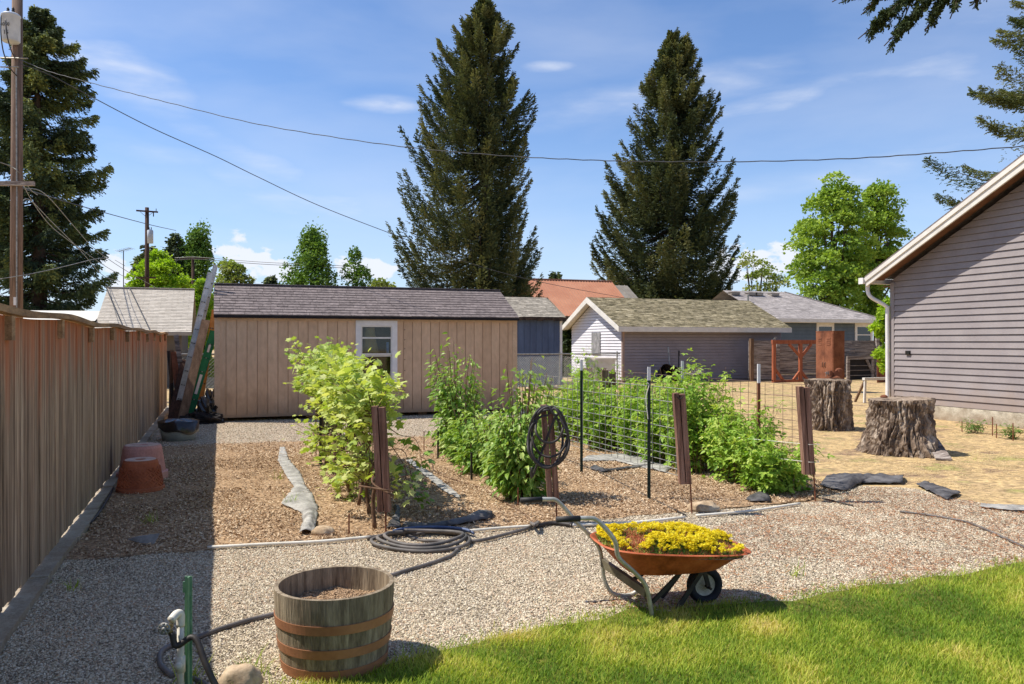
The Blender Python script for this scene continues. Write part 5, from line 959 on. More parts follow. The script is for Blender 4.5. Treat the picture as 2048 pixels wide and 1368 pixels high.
# ================================================================ STUMPS
def stump(label, px, py_base, top_y, w_top, w_base, seed, name='tree_stump', slant=0):
    g = G(px, py_base); d = g@CF; ctr = g*(1+(w_top/F*d/2)*.9/d); Rt = w_top/F*d/2; Rb = w_base/F*d/2; ht = H-(top_y-CY)/F*(d+Rt*.3); t = thing(name, label, 'tree stump', ctr)
    NA, NZ = 260, 80; V = []; rng = np.random.RandomState(seed); ph = rng.rand(8)*6.28
    for j in range(NZ):
        z = ht*j/(NZ-1); f = (1-j/(NZ-1)); flare = f**3
        for i in range(NA):
            a = 2*math.pi*i/NA; root_ = .5+.5*math.sin(3*a+ph[0])*.6+.4*math.sin(5*a+ph[1])
            R = Rt+(Rb-Rt)*(flare*(.55+.6*root_)+.18*f)
            aw = a+.22*noise.noise(Vector((seed, z*2.6, math.sin(a)*2))); v = Vector((math.cos(aw)*3.2+seed, math.sin(aw)*3.2, z*1.7)); ridge = abs(noise.noise(v*1.9))*2-.45+.6*abs(noise.noise(v*4.2))
            w2 = Vector((math.cos(a)*7+seed, math.sin(a)*7, z*2.2)); cr2 = abs(noise.noise(w2*1.4)); R += .06*ridge-.045*max(0, .16-cr2)/.16+.022*noise.noise(Vector((math.cos(a)*14, math.sin(a)*14, z*16)))+.010*noise.noise(Vector((math.cos(a)*34, math.sin(a)*34, z*30)))
            V.append((ctr[0]+R*math.cos(a), ctr[1]+R*math.sin(a), z-.02+(slant*math.cos(a+.5)*j/(NZ-1))+(.012*noise.noise(Vector((i*.4, seed, 0))) if j == NZ-1 else 0)))
    Fs = [(j*NA+i, j*NA+(i+1) % NA, (j+1)*NA+(i+1) % NA, (j+1)*NA+i) for j in range(NZ-1) for i in range(NA)]
    m = MB(); m.add(V, Fs, .5); m.build('bark', MT['bark'], t)
    m = MB(); top = [V[(NZ-1)*NA+i] for i in range(NA)]; m.add(top+[(ctr[0], ctr[1], ht+.0)], [(i, (i+1) % NA, NA) for i in range(NA)]); m.build('cut_top', MT['cutwood'], t); return t, ctr, ht, d
s1, c1, h1, d1 = stump('dark stump carrying the rusty vise, farther of the two stumps', 1656, 862, 758, 80, 90, 3)
s2, c2, h2, d2 = stump('nearer large stump with flared roots and deeply furrowed bark', 1800, 912, 797, 114, 156, 9, slant=.02)
m = MB(); a = G(1862, 902)+UP*.17; b = G(1888, 922)+UP*.02; m.beam(a, b, .20, .03, up=(0, 0, 1)); tag(m.build('split_plank', MT['greywood']), 'short weathered plank leaning on the right root of the nearer stump', 'plank')
m = MB(); q = W(1768, 794, d2+.3); m.lathe([(0, 0), (.05, 0), (.055, .02), (.03, .04), (0, .045)], (q[0], q[1], h2+.0), 12); tag(m.build('rusty_disc', MT['rust'], None, True), 'small rusty disc lying on the nearer stump top', 'lid')
# vise
vc = np.array([c1[0], c1[1], h1+.01]); v0 = vc+CR*.10-CF*.1; vi = thing('bench_vise', 'rusty bench vise standing on the farther stump', 'vise', v0)
m = MB(); m.lathe([(.0, 0), (.095, 0), (.095, .02), (.06, .035), (.05, .05)], v0, 18, capt=True); m.build('base', MT['rust'], vi)
Rv = np.array([CR, CF, UP]).T
m = MB(); m.box(v0+UP*.085+CR*.03, (.16, .09, .07), Rv); m.box(v0+UP*.14+CR*.07, (.05, .12, .06), Rv); m.tube([v0+CR*(.07+.05*math.cos(a))+UP*(.12+.045*math.sin(a)) for a in np.linspace(.1, 3.0, 7)], [.03]*7, 8); m.build('body', MT['rust'], vi)
m = MB(); m.box(v0+UP*.09-CR*.10, (.045, .11, .10), Rv); m.box(v0+UP*.085-CR*.05, (.1, .05, .045), Rv); m.build('jaw', MT['rust'], vi)
m = MB(); m.tube([v0-CR*.12+UP*.08, v0-CR*.18+UP*.08], .012, 8); m.tube([v0-CR*.17+UP*.13-CF*.03, v0-CR*.17+UP*.03+CF*.03], .007, 6); m.tube([v0-CR*.20+UP*.10, v0-CR*.06+UP*.125], .007, 6); m.build('handle', MT['wire'], vi)
# ================================================================ RIGHT BACK: PLANK FENCE, FRAME, LOCKER...
PY = 28.0
pf = thing('plank_fence', 'weathered grey horizontal plank fence in front of the hip roofed house', 'fence', (XatY(1620, PY), PY, 0)); fx0, fx1 = XatY(1497, PY), XatY(1752, PY); fz = Zat(681, XatY(1600, PY), PY)
m = MB(); z = .08
while z < fz-.05:
    w = random.choice([.17, .19, .20]); x = fx0
    while x < fx1-.05:
        L = min(random.uniform(2.2, 3.2), fx1-x); m.bb(x, x+L-.01, PY-.02, PY+.01, z, min(z+w-random.choice([.003, .008, .02]), fz)); x += L
    z += w
m.build('planks', MT['greywood'], pf)
for (px, h, mt) in ((1501, fz+.08, 'plank'), (1553, fz, 'greywood'), (1640, fz, 'greywood'), (1752, fz+.42, 'greywood')):
    X = XatY(px, PY); m = MB(); m.bb(X-.08, X+.08, PY-.12, PY-.022, 0, h); m.build('fence_post', MT[mt], pf)
m = MB(); X0, X1 = XatY(1757, PY), XatY(1790, PY); z = .08
while z < Zat(693, X0, PY): m.bb(X0, X1+.5, PY-.02+.3, PY+.01+.3, z, z+.17); z += .18
m.build('lower_planks', MT['greywood'], pf)
g0, g1 = G(1545, 772), G(1640, 778); FYv = 26.9
wf = thing('timber_frame', 'orange red stained timber frame with diagonal braces standing before the plank fence', 'timber frame', (XatY(1600, FYv), FYv, 0)); xa, xb, xc = XatY(1545, FYv), XatY(1598, FYv), XatY(1652, FYv); zt = Zat(681, xb, FYv); w = .14
for x in (xa, xb, xc): m = MB(); m.bb(x, x+w, FYv-.05, FYv+.05, .05, zt-.14); m.build('post', MT['redwood'], wf)
m = MB(); m.bb(xa-.02, xc+w, FYv-.06, FYv+.06, zt-.14, zt+.02); m.build('top_beam', MT['redwood'], wf)
m = MB(); m.bb(xa, xc+w, FYv-.06, FYv+.06, .0, .10); m.build('bottom_beam', MT['redwood'], wf)
for (p, q) in (((xb-.5, zt-.15), (xb+.02, zt-.62)), ((xb+.62, zt-.15), (xb+w-.02, zt-.66)), ((xa+w-.02, .55), (xa+w+.38, .1)), ((xb+.02, .42), (xb-.28, .1)), ((xb+w-.02, .42), (xb+w+.28, .1))):
    m = MB(); m.beam((p[0], FYv, p[1]), (q[0], FYv, q[1]), .08, .09); m.build('brace', MT['redwood'], wf)
m = MB(); m.tube([(xa+.12, FYv, zt), (xa+.12, FYv, zt+.12)], .03, 8); m.tube([(xa, FYv, zt+.03), (xa+.12, FYv, zt+.10), (xa+.2, FYv, zt+.12)], .012, 5); tag(m.build('pulley', MT['wire']), 'small grey metal fitting on top of the orange red frame', 'fitting')
# locker
LX0 = XatY(1632, 24.4); lg = G(1667, 786); L0x = lg[0]; L0y = lg[1]; Ly1 = YatX(1632, L0x); Lx1 = XatY(1689, L0y); lz = Zat(663, L0x, L0y)
lk = thing('rusty_locker', 'tall rusty brown metal locker with two doors standing behind the farther stump', 'locker', ((L0x+Lx1)/2, (L0y+Ly1)/2, 0))
m = MB(); m.bb(L0x, Lx1, L0y, Ly1, .04, lz); m.bb(L0x-.01, Lx1+.01, L0y-.01, Ly1+.01, lz, lz+.02); m.build('cabinet', MT['rust'], lk)
ym = (L0y+Ly1)/2
for (a, b) in ((L0y+.02, ym-.004), (ym+.004, Ly1-.02)):
    m = MB(); m.bb(L0x-.016, L0x, a, b, .08, lz-.04); dr = m.build('door', MT['rust'], lk)
    for k in range(4): zz = lz-.2-k*.065; m = MB(); m.add([(L0x-.018, (a+b)/2-.09, zz), (L0x-.018, (a+b)/2+.09, zz), (L0x-.034, (a+b)/2+.09, zz-.03), (L0x-.034, (a+b)/2-.09, zz-.03)], [(0, 1, 2, 3)]); m.build('louvre', MT['rust'], dr)
    yh = a+.05 if a > ym else b-.05; m = MB(); m.tube([(L0x-.02, yh, .98), (L0x-.05, yh, .95), (L0x-.05, yh, .86), (L0x-.02, yh, .82)], .010, 6); m.build('handle', MT['darksteel'], dr)
# dark screened frame, rusty sheet, sawhorse
QY = 27.3; q0, q1 = XatY(1693, QY), XatY(1746, QY); qz = Zat(719, q0, QY)
qf = thing('screened_frame', 'grey wooden frame around a dark screen right of the locker', 'frame', ((q0+q1)/2, QY, 0)); m = MB(); m.bb(q0, q0+.14, QY-.05, QY+.03, 0, qz); m.bb(q1-.12, q1, QY-.05, QY+.03, 0, qz); m.bb(q0, q1, QY-.06, QY+.02, qz, qz+.14); m.beam((q1-.38, QY-.02, qz), (q1-.06, QY-.02, qz-.55), .05, .12); m.build('frame', MT['greywood'], qf)
m = MB(); m.bb(q0+.14, q1-.12, QY, QY+.02, .02, qz); m.build('screen', MT['black'], qf)
m = MB()
for z in (.2, .42, .62, 1.0, 1.25, 1.4): m.bb(q0+.14, q1-.12, QY-.03, QY-.01, z, z+.025)
m.build('slat', MT['greywood'], qf)
RYs = 25.0; m = MB(); X0, X1 = XatY(1755, RYs), XatY(1780, RYs)+.5; z1 = Zat(713, X0, RYs)
for i in range(8): a = X0+(X1-X0)*i/8; m.bb(a, a+(X1-X0)/8, RYs+(.0 if i % 2 else .015), RYs+.02+(.0 if i % 2 else .015), .02, z1-random.uniform(0, .03))
tag(m.build('rusty_sheet', MT['rust']), 'upright rusty metal sheet half hidden by the downspout', 'metal sheet')
SYs = 18.9; sg = G(1727, 805); sh_ = thing('sawhorse', 'whitish sawhorse just left of the downspout behind the stumps', 'sawhorse', sg); a = W(1727, 758, sg@CF); b = a+np.array([.95, .0, 0]); m = MB(); m.beam(a, b, .09, .07); m.build('top_beam', MT['cream'], sh_)
for (p, o) in ((a, -.10), (a, .25), (b, -.1), (b, .25)):
    f = np.array([p[0]+(-.06 if p is a else .1), p[1]+o*1.0, 0]); m = MB(); m.beam(p+np.array([.06 if p is a else -.1, 0, -.02]), f, .07, .035, up=(0, 1, 0)); m.build('leg', MT['cream'] if o < 0 else MT['plank'], sh_)
# garage side clutter
gY = 27.6
def atg(px, py, Y=gY): x = XatY(px, Y); return np.array([x, Y, Zat(py, x, Y)])
bx0, bx1 = XatY(1174, 28.6), XatY(1228, 28.0)
m = MB(); bz1 = Zat(716, bx0, 28.3); m.bb(bx0, bx1-.05, 27.8, 28.7, .05, bz1-.1); bxo = thing('storage_box', 'large beige storage box against the white gable', 'box', ((bx0+bx1)/2, 28.2, 0)); m.build('body', MT['tanbox'], bxo); m = MB(); m.bb(bx0-.04, bx1-.01, 27.76, 28.74, bz1-.1, bz1); m.build('lid', MT['tanbox'], bxo)
for i, (px, mt, lab) in enumerate(((1176, 'plank', 'leftmost small wooden crate below the beige box'), (1191, 'tanbox', 'pale crate in the middle below the beige box'), (1204, 'rust', 'brown crate right below the beige box'))):
    X = XatY(px, 27.2); z0 = Zat(757, X, 27.2); m = MB(); m.bb(X-.13, X+.13, 27.1, 27.4, max(0.0, z0), Zat(737, X, 27.2)); m.bb(X-.14, X+.14, 27.09, 27.41, Zat(737, X, 27.2), Zat(737, X, 27.2)+.02); m.bb(X-.12, X+.12, 27.11, 27.39, 0, max(0, z0)); tag(m.build('crate', MT[mt]), lab, 'crate', 'crates below the beige box')
for (px0, py0, px1, py1, mt, lab) in ((1336, 694, 1341, 755, 'wire', 'pale long pole leaning at the garage wall'), (1358, 702, 1354, 756, 'darksteel', 'dark handled tool leaning at the garage wall')):
    a, b = atg(px0, py0, 28.5), atg(px1, py1, 28.1); b[2] = 0; b[0] += .05; m = MB(); m.tube([b, a], .025, 8); m.tube([a-(a-b)*.16, a+UP*.01], .035, 8); tag(m.build('tool_handle', MT[mt]), lab, 'tool', 'tools at the garage wall')
for (px, w, lab) in ((1332, .36, 'round black tub standing on edge by the garage wall'), (1349, .30, 'smaller dark tub beside the pale pole')):
    p = atg(px, 745, 28.0); p[2] = w*.9; m = MB(); m.lathe([(w*.7, 0), (w, .35), (w*1.04, .36), (w*.96, .34), (w*.66, .02)], p+[0, .3, 0], 24, axis=(.15, -1, .25), capb=True); tag(m.build('black_tub', MT['plastic'], None, True), lab, 'tub', 'dark tubs at the garage')
def chair(px, py, lab, rz):
    Y = 26.6; X = XatY(px, Y); zb = .0; t = thing('slatted_chair', lab, 'chair', (X, Y, 0), 'slatted garden chairs'); zt = Zat(py, X, Y); c, s = math.cos(rz), math.sin(rz)
    def L(x, y, z): return np.array([X+x*c-y*s, Y+x*s+y*c, z])
    sh = .42; back = [L(-.24, .25, sh), L(.24, .25, sh), L(.24, .42, zt), L(-.24, .42, zt)]
    m = MB()
    for i in range(6): u = (i+.5)/6; m.beam(back[0]*(1-u)+back[1]*u, back[3]*(1-u)+back[2]*u, .05, .015, up=(0, 1, 0))
    m.beam(back[3], back[2], .03, .05); m.beam((back[0]+back[3])/2, (back[1]+back[2])/2, .02, .04); m.build('backrest', MT['greywood'], t)
    m = MB()
    for i in range(6): y = -.24+.09*i; m.beam(L(-.25, y, sh), L(.25, y, sh), .07, .02)
    m.build('seat', MT['greywood'], t)
    for (x, y) in ((-.23, -.24), (.23, -.24), (-.23, .24), (.23, .24)): m = MB(); m.beam(L(x, y, 0), L(x, y, sh-.01), .04, .04, up=(0, 1, 0)); m.build('leg', MT['greywood'], t)
chair(1382, 738, 'grey slatted chair nearer the tools at the garage wall', .35); chair(1402, 736, 'grey slatted chair right of the other one by the garage wall', -.2)
# border stones
for i, px in enumerate((1062, 1075, 1090, 1104, 1118, 1134, 1150)):
    g = G(px, 782+random.uniform(-3, 3)); s = random.uniform(.13, .2); V = []; Fs = []
    NA, NB = 10, 6
    for j in range(NB+1):
        for k in range(NA): th = math.pi*j/NB; ph = 2*math.pi*k/NA; v = Vector((math.sin(th)*math.cos(ph), math.sin(th)*math.sin(ph), math.cos(th))); r = 1+.3*noise.noise(v*1.5+Vector((i*3., 0, 0))); V.append((g[0]+v.x*r*s*1.25, g[1]+v.y*r*s, s*.4+v.z*r*s*.62))
    Fs = [(j*NA+k, j*NA+(k+1) % NA, (j+1)*NA+(k+1) % NA, (j+1)*NA+k) for j in range(NB) for k in range(NA)]; m = MB(); m.add(V, Fs, .5)
    tag(m.build('border_stone', MT['rock'], None, True), 'pale rounded stone in the row edging the bed by the blue shed', 'stone', 'stones edging the far bed')
def rock(label, px, py, w, hgt, seed, dsh=0):
    g = G(px, py) if py < 1366 else W(px, py, 3.72)*[1, 1, 0]; d = g@CF; s = w/F*d/2; ctr = g*(1+s*.5/d); V = []; NA, NB = 22, 14
    for j in range(NB+1):
        for k in range(NA):
            th = math.pi*j/NB; ph = 2*math.pi*k/NA; v = Vector((math.sin(th)*math.cos(ph), math.sin(th)*math.sin(ph), math.cos(th))); r = 1+.22*noise.noise(v*1.3+Vector((seed, 0, 0)))+.07*noise.noise(v*4+Vector((seed, 3, 0)))
            V.append(ctr+CR*v.x*r*s+CF*v.y*r*s*.7+UP*(hgt*.42+v.z*r*hgt*.58))
    m = MB(); m.add(V, [(j*NA+k, j*NA+(k+1) % NA, (j+1)*NA+(k+1) % NA, (j+1)*NA+k) for j in range(NB) for k in range(NA)], .5); return tag(m.build('rock', MT['rock'], None, True), label, 'rock')
rock('smooth tan rock holding the end of the long grey cloth strip', 646, 1074, 44, .09, 2.0)
rock('tan rock beside the rod under the mesh end post', 1408, 1026, 62, .10, 7.0)
rock('pointed beige rock at the bottom edge beside the spigot post', 480, 1390, 84, .13, 5.0)
# chain link fences
def chainlink(label, x0, x1, y, z0, z1, posts):
    t = thing('chain_link_fence', label, 'fence', ((x0+x1)/2, y, 0), 'chain link fences'); m = MB(); st = .085; n = int((x1-x0)/st); h = z1-z0
    for i in range(-int(h/st), n+1):
        for sg in (1, -1):
            a = x0+i*st if sg > 0 else x0+i*st+h; b = a+h*sg; za, zb = z0, z1
            lo_, hi_ = x0, x1
            t0 = 0.0; t1 = 1.0
            if b != a:
                for (lim, side) in ((x0, 0), (x1, 1)):
                    tt = (lim-a)/(b-a)
                    if (b > a) == (side == 0): t0 = max(t0, tt)
                    else: t1 = min(t1, tt)
            if t1-t0 < .02: continue
            m.tube([(a+(b-a)*t0, y, z0+h*t0), (a+(b-a)*t1, y, z0+h*t1)], .0035, 3)
    m.build('link_mesh', MT['wire'], t); m = MB(); m.tube([(x0, y, z1), (x1, y, z1)], .021, 8); m.build('top_rail', MT['wire'], t)
    for px in posts: m = MB(); m.tube([(px, y+.03, 0), (px, y+.03, z1+.08)], .028, 8); m.build('fence_post', MT['wire'], t)
CYl = 25.5; chainlink('chain link fence in front of the blue shed', XatY(1030, CYl), XatY(1240, CYl), CYl, .1, Zat(708, XatY(1100, CYl), CYl), [XatY(1120, CYl), XatY(1235, CYl)])
chainlink('short chain link fence seen between the ladders and the tan shed', XatY(350, 21.0), XatY(432, 21.0)+.3, 21.0, .05, 1.35, [XatY(352, 21.0)])
# ================================================================ LADDERS AND JUNK BY THE SHED
def ladder(name, label, pb, ptop, mat, rail_w, rail_t, width, rungs, group, bolts=True, wdir=np.array([0, 1.0, 0])):
    pb = np.asarray(pb, float); ptop = np.asarray(ptop, float); t = thing(name, label, 'ladder', pb*[1, 1, 0], group); ax = nrm(ptop-pb); L = np.linalg.norm(ptop-pb)
    for k in (0, 1):
        o = wdir*width*k; m = MB(); a = nrm(np.cross(ax, wdir)); m.beam(pb+o, ptop+o, rail_t, rail_w, up=a)
        m.beam(pb+o+a*rail_w/2, ptop+o+a*rail_w/2, rail_t*2, .006, up=a); m.beam(pb+o-a*rail_w/2, ptop+o-a*rail_w/2, rail_t*2, .006, up=a)
        m.build('rail', mat, t)
    n = int(L/.3); a = nrm(np.cross(ax, wdir))
    for i in range(n):
        p = pb+ax*(.15+.3*i); m = MB(); m.tube([p-wdir*.022, p+wdir*(width+.022)], .014, 8); m.build('rung', MT['alu'] if not bolts else MT['wire'], t)
        for sgn in (-1, 1): m = MB(); q = p-wdir*.022+a*sgn*rail_w*.24; m.tube([q, q-wdir*.006], .012, 8); m.build('bolt', MT['darksteel'], t)
    return t
aD = 16.75
lb_, lt_ = W(349, 846, 16.7), W(421, 545, 17.15); lb_[2] = .02
ladder('extension_ladder', 'silver aluminium ladder, lower section leaning on the tan shed corner', lb_, lt_, MT['alu'], .11, .02, .40, 0, 'ladders by the shed')
lb2, lt2 = W(367, 800, 16.95), W(431, 530, 17.3)
ladder('extension_ladder', 'upper slide section of the silver ladder with the highest tip above the shed roof', lb2, lt2, MT['alu'], .085, .02, .36, 0, 'ladders by the shed')
lgb, lgt = W(376, 846, 16.6), W(428, 662, 17.0); lgb[2] = .02
ladder('step_ladder', 'green fibreglass step ladder with white labels leaning by the tan shed', lgb, lgt, MT['ladgreen'], .15, .03, .42, 0, 'ladders by the shed')
ll = nrm(lgt-lgb); a_ = nrm(np.cross(ll, (0, 1, 0))); lab_ = bpy.data.objects['step_ladder']
for (u, L_, w_) in ((.40, .42, .055), (.80, .16, .045)): Mx = MB(); q = lgb+(lgt-lgb)*u-np.array([0, .034, 0]); Mx.beam(q-ll*L_/2, q+ll*L_/2, .004, w_, up=a_); Mx.build('label_plate', MT['white'], lab_)
lob, lot = W(396, 838, 17.0), W(429, 620, 17.25); lob[2] = .02
ladder('step_ladder', 'orange ladder half hidden behind the green one at the tan shed corner', lob, lot, MT['laorange'], .10, .03, .40, 0, 'ladders by the shed')
m = MB(); m.beam(G(362, 848), W(412, 640, 16.9), .03, .17, up=(1, 0, .3)); tag(m.build('long_plank', MT['plank']), 'long brown plank leaning between the silver and green ladders', 'plank', 'boards leaning by the ladders')
for (b, t_, w_, mt, lab) in (((341, 838), (344, 700), .08, 'plank', 'dark narrow board standing at the end of the fence'), ((350, 838), (337, 702), .07, 'darksteel', 'thin dark bar leaning against the fence end'), ((361, 842), (348, 704), .12, 'rust', 'reddish board with a broken orange top by the fence end'), ((372, 800), (352, 670), .10, 'greywood', 'pale grey board slanting left above the junk pile'), ((344, 845), (372, 720), .2, 'poledark', 'wide dark brown board behind the silver ladder foot')):
    a = G(b[0], b[1]) if b[1] > 830 else W(b[0], b[1], 17.2); m = MB(); m.beam(a, W(t_[0], t_[1], 17.4), w_, .025, up=(0, -1, .1)); tag(m.build('leaning_board', MT[mt]), lab, 'board', 'boards leaning by the ladders')
# black plastic heap
def heap(name, label, cat, ctr, sx, sy, sz, mat, seed, na=26, nb=12, amp=.35):
    V = []
    for j in range(nb+1):
        for k in range(na):
            th = math.pi/2*j/nb; ph = 2*math.pi*k/na; v = Vector((math.sin(th)*math.cos(ph), math.sin(th)*math.sin(ph), math.cos(th))); r = 1+amp*noise.noise(v*2.2+Vector((seed, 0, 0)))+amp*.6*noise.noise(v*6+Vector((seed, 5, 0))); V.append((ctr[0]+v.x*r*sx, ctr[1]+v.y*r*sy, max(-.01, v.z*r*sz)))
    m = MB(); m.add(V, [(j*na+k, j*na+(k+1) % na, (j+1)*na+(k+1) % na, (j+1)*na+k) for j in range(nb) for k in range(na)], .5); return tag(m.build(name, mat), label, cat)
heap('plastic_heap', 'crumpled heap of black plastic against the shed corner', 'plastic sheet', G(413, 846)+CF*.25, .30, .3, .62, MT['plastic'], 4)
heap('brush_heap', 'dark heap of scraps behind the basin at the ladder feet', 'scrap heap', G(392, 850)+CF*.3, .45, .3, .22, MT['black'], 6)
# basin
g = G(357, 884); d = g@CF; R_ = 38/F*d; ctr = g*(1+R_*.8/d); bn = thing('round_basin', 'pale round basin with black plastic hanging over its rim by the fence', 'basin', ctr)
m = MB(); m.lathe([(R_*.80, 0), (R_*.95, .22), (R_*.98, .30), (R_*1.03, .31), (R_*.93, .30), (R_*.78, .03)], ctr, 36, capb=True); m.build('tub', M('galvanised', [sr(150, 156, 152), sr(178, 182, 176)], scale=5, rough=.6, fine=.1), bn, True)
V = []; NA = 40
for k in range(NA):
    a = 2*math.pi*k/NA; rr = R_*1.045; dz = .14+.05*math.sin(a*1.0+2)+.02*math.sin(5*a); V += [(ctr[0]+rr*.955*math.cos(a), ctr[1]+rr*.955*math.sin(a), .31-dz), (ctr[0]+rr*math.cos(a), ctr[1]+rr*math.sin(a), .325), (ctr[0]+rr*.6*math.cos(a), ctr[1]+rr*.6*math.sin(a), .33+.03*math.sin(3*a)), (ctr[0], ctr[1], .36)]
m = MB(); m.add(V, [(k*4+j, ((k+1) % NA)*4+j, ((k+1) % NA)*4+j+1, k*4+j+1) for k in range(NA) for j in range(3)], .5); m.build('plastic_liner', MT['plastic'], bn, True)
# pots
def pot(label, px, py, wb, wt, topy, mat, rim, name='plant_pot', weave=False):
    g = G(px, py); d = g@CF; Rb = wb/F*d/2; Rt = wt/F*d/2; c = g*(1+Rb*.85/d); ht = H-(topy-CY)/F*(d+Rb)+.0; t = thing(name, label, 'plant pot', c, 'upside down plant pots')
    prof = [(Rb*1.03, 0), (Rb*1.05, .012), (Rb*1.04, .05), (Rb*.955, .056)] if not rim else [(Rb*1.06, 0), (Rb*1.06, .10), (Rb*.96, .11)]
    prof += [(Rt+.01, ht-.03), (Rt-.004, ht), (Rt*.3, ht+.001), (Rt*.22, ht-.01), (0, ht-.01)]; m = MB(); m.lathe(prof, c, 44); m.build('shell', mat, t, False)
    dm = MB(); dm.lathe([(Rt-.012, ht+.0015), (Rt-.02, ht+.007), (Rt*.34, ht+.005), (Rt*.32, ht+.001)], c, 44); dm.build('skylit_base', MT['skylitclay'], t, False)  # pale disc paints the sky light falling on the upper face
    if weave:   # raised basket weave relief
        m = MB(); rows = 11; nc = 26
        for j in range(rows):
            for i in range(nc):
                z = .07+(ht-.16)*(j+.5)/rows; a0 = 2*math.pi*(i+.5*(j % 2))/nc; R = Rb*.955+(Rt+.01-Rb*.955)*((z-.05)/(ht-.08)); up = (i//2+j//2) % 2; da, dz = .085, .017*(1 if up else -1)
                p = [np.array([c[0]+(R+.004)*math.cos(a0+s*da), c[1]+(R+.004)*math.sin(a0+s*da), z+s*dz]) for s in (-1, 1)]; m.beam(p[0], p[1], .016, .016, up=(math.cos(a0), math.sin(a0), 0))
        m.build('weave_relief', mat, t)
    return t
pot('faded pink pot upside down behind the basket weave pot', 285, 966, 92, 70, 889, MT['terrapink'], True)
pot('orange pot with a basket weave pattern upside down by the fence kerb', 281, 988, 88, 64, 918, MT['terra'], False, weave=True)
# bent metal scrap
g = G(288, 1092); m = MB(); m.add([g+CR*.07, g+CR*.10+UP*.09+CF*.06, g-CR*.06+UP*.07+CF*.05, g-CR*.13+UP*.06+CF*.0, g-CR*.02+UP*.02, g+CR*.074-CF*.006, g+CR*.104+UP*.085+CF*.054, g-CR*.056+UP*.065+CF*.044, g-CR*.126+UP*.055-CF*.006, g-CR*.016+UP*.015-CF*.006], [(0, 1, 2, 3, 4), (9, 8, 7, 6, 5), (0, 5, 6, 1), (1, 6, 7, 2), (2, 7, 8, 3), (3, 8, 9, 4), (4, 9, 5, 0)]); tag(m.build('metal_scrap', MT['wire']), 'bent pale metal scrap at the front edge of the shaded mulch', 'scrap metal')
# ================================================================ CLOTH STRIPS, PIPES, HOSES
def strip(name, label, pts, mat, thick=.004, wrinkle=.011, cat='weed cloth', group=None, seed=0):
    """pts: (left px,py, right px,py, lift) stations"""
    NW = 8; V = []; rows = []
    st = [(G(a, b)[:2], G(c, d)[:2], e) for a, b, c, d, e in pts]; M_ = []
    for i in range(len(st)-1):
        n = max(2, int(np.linalg.norm(st[i+1][0]-st[i][0])/.05))
        for k in range(n): t = k/n; M_.append((st[i][0]*(1-t)+st[i+1][0]*t, st[i][1]*(1-t)+st[i+1][1]*t, st[i][2]*(1-t)+st[i+1][2]*t))
    M_.append(st[-1])
    for i, (a, b, e) in enumerate(M_):
        for k in range(NW+1):
            t = k/NW; p = a*(1-t)+b*t; jx = .02*noise.noise(Vector((i*.5, k, seed))); z = .022+e*math.sin(math.pi*min(1, t*1.1))+wrinkle*abs(noise.noise(Vector((p[0]*7, p[1]*7, seed))))*1.6+(.012 if k in (0, NW) else 0)*noise.noise(Vector((i*.7, seed, k))); V.append((p[0]+jx, p[1]+jx, z))
    n = len(M_); W_ = NW+1; Fs = [(i*W_+k, i*W_+k+1, (i+1)*W_+k+1, (i+1)*W_+k) for i in range(n-1) for k in range(NW)]; m = MB(); m.add(V, Fs, .5); o = m.build(name, mat, None, True)
    sol = o.modifiers.new('s', 'SOLIDIFY'); sol.thickness = thick; return tag(o, label, cat, group)
gc = 'pieces of weed cloth'
strip('weed_cloth', 'long crumpled grey cloth strip running back from the tan rock toward the shed', [(560, 898, 569, 897, 0), (556, 925, 577, 922, .0), (572, 955, 601, 950, .01), (588, 978, 610, 975, .01), (562, 1012, 624, 992, .01), (603, 1030, 636, 1022, .03), (606, 1050, 634, 1046, .05), (598, 1074, 628, 1070, .03)], MT['fabric'], group=gc, seed=1)
strip('weed_cloth', 'black cloth strip with a curled end beside the hose coil', [(800, 1064, 815, 1048, .02), (850, 1062, 870, 1054, .02), (930, 1052, 935, 1042, .04), (960, 1046, 955, 1030, .06), (985, 1042, 985, 1030, .04)], MT['blackfabric'], group=gc, seed=2)
strip('weed_cloth', 'dark cloth edge showing right of the grape post', [(772, 1062, 800, 1060, .01), (790, 1030, 800, 1020, .02), (786, 1018, 796, 1016, .01)], MT['blackfabric'], group=gc, seed=3)
strip('weed_cloth', 'thin grey cloth line between the grape row and the second row', [(812, 925, 822, 922, 0), (850, 955, 862, 950, 0), (885, 985, 900, 978, 0), (915, 1000, 922, 998, 0)], MT['fabric'], group=gc, seed=4)
strip('weed_cloth', 'large folded black cloth on the gravel edge right of the raspberries', [(1640, 975, 1655, 955, .01), (1668, 985, 1690, 950, .03), (1695, 984, 1712, 952, .07), (1722, 970, 1760, 953, .02), (1760, 970, 1790, 955, .02), (1805, 970, 1808, 956, .05)], MT['blackfabric'], group=gc, seed=5, wrinkle=.016)
strip('weed_cloth', 'grey black cloth flap lying in front of the nearer stump', [(1832, 972, 1850, 967, 0), (1865, 990, 1885, 978, .01), (1895, 1004, 1922, 990, .02)], MT['blackfabric'], group=gc, seed=6)
strip('weed_cloth', 'cloth strip at the right edge of the bare soil', [(1960, 1018, 1962, 1012, 0), (2010, 1024, 2010, 1014, 0), (2090, 1032, 2090, 1018, 0)], MT['fabric'], group=gc, seed=7)
strip('weed_cloth', 'small pointed dark cloth flap under the wire mesh', [(1180, 940, 1190, 934, .01), (1205, 948, 1215, 944, .02), (1250, 942, 1262, 937, .02), (1310, 934, 1312, 930, .01)], MT['blackfabric'], group=gc, seed=8)
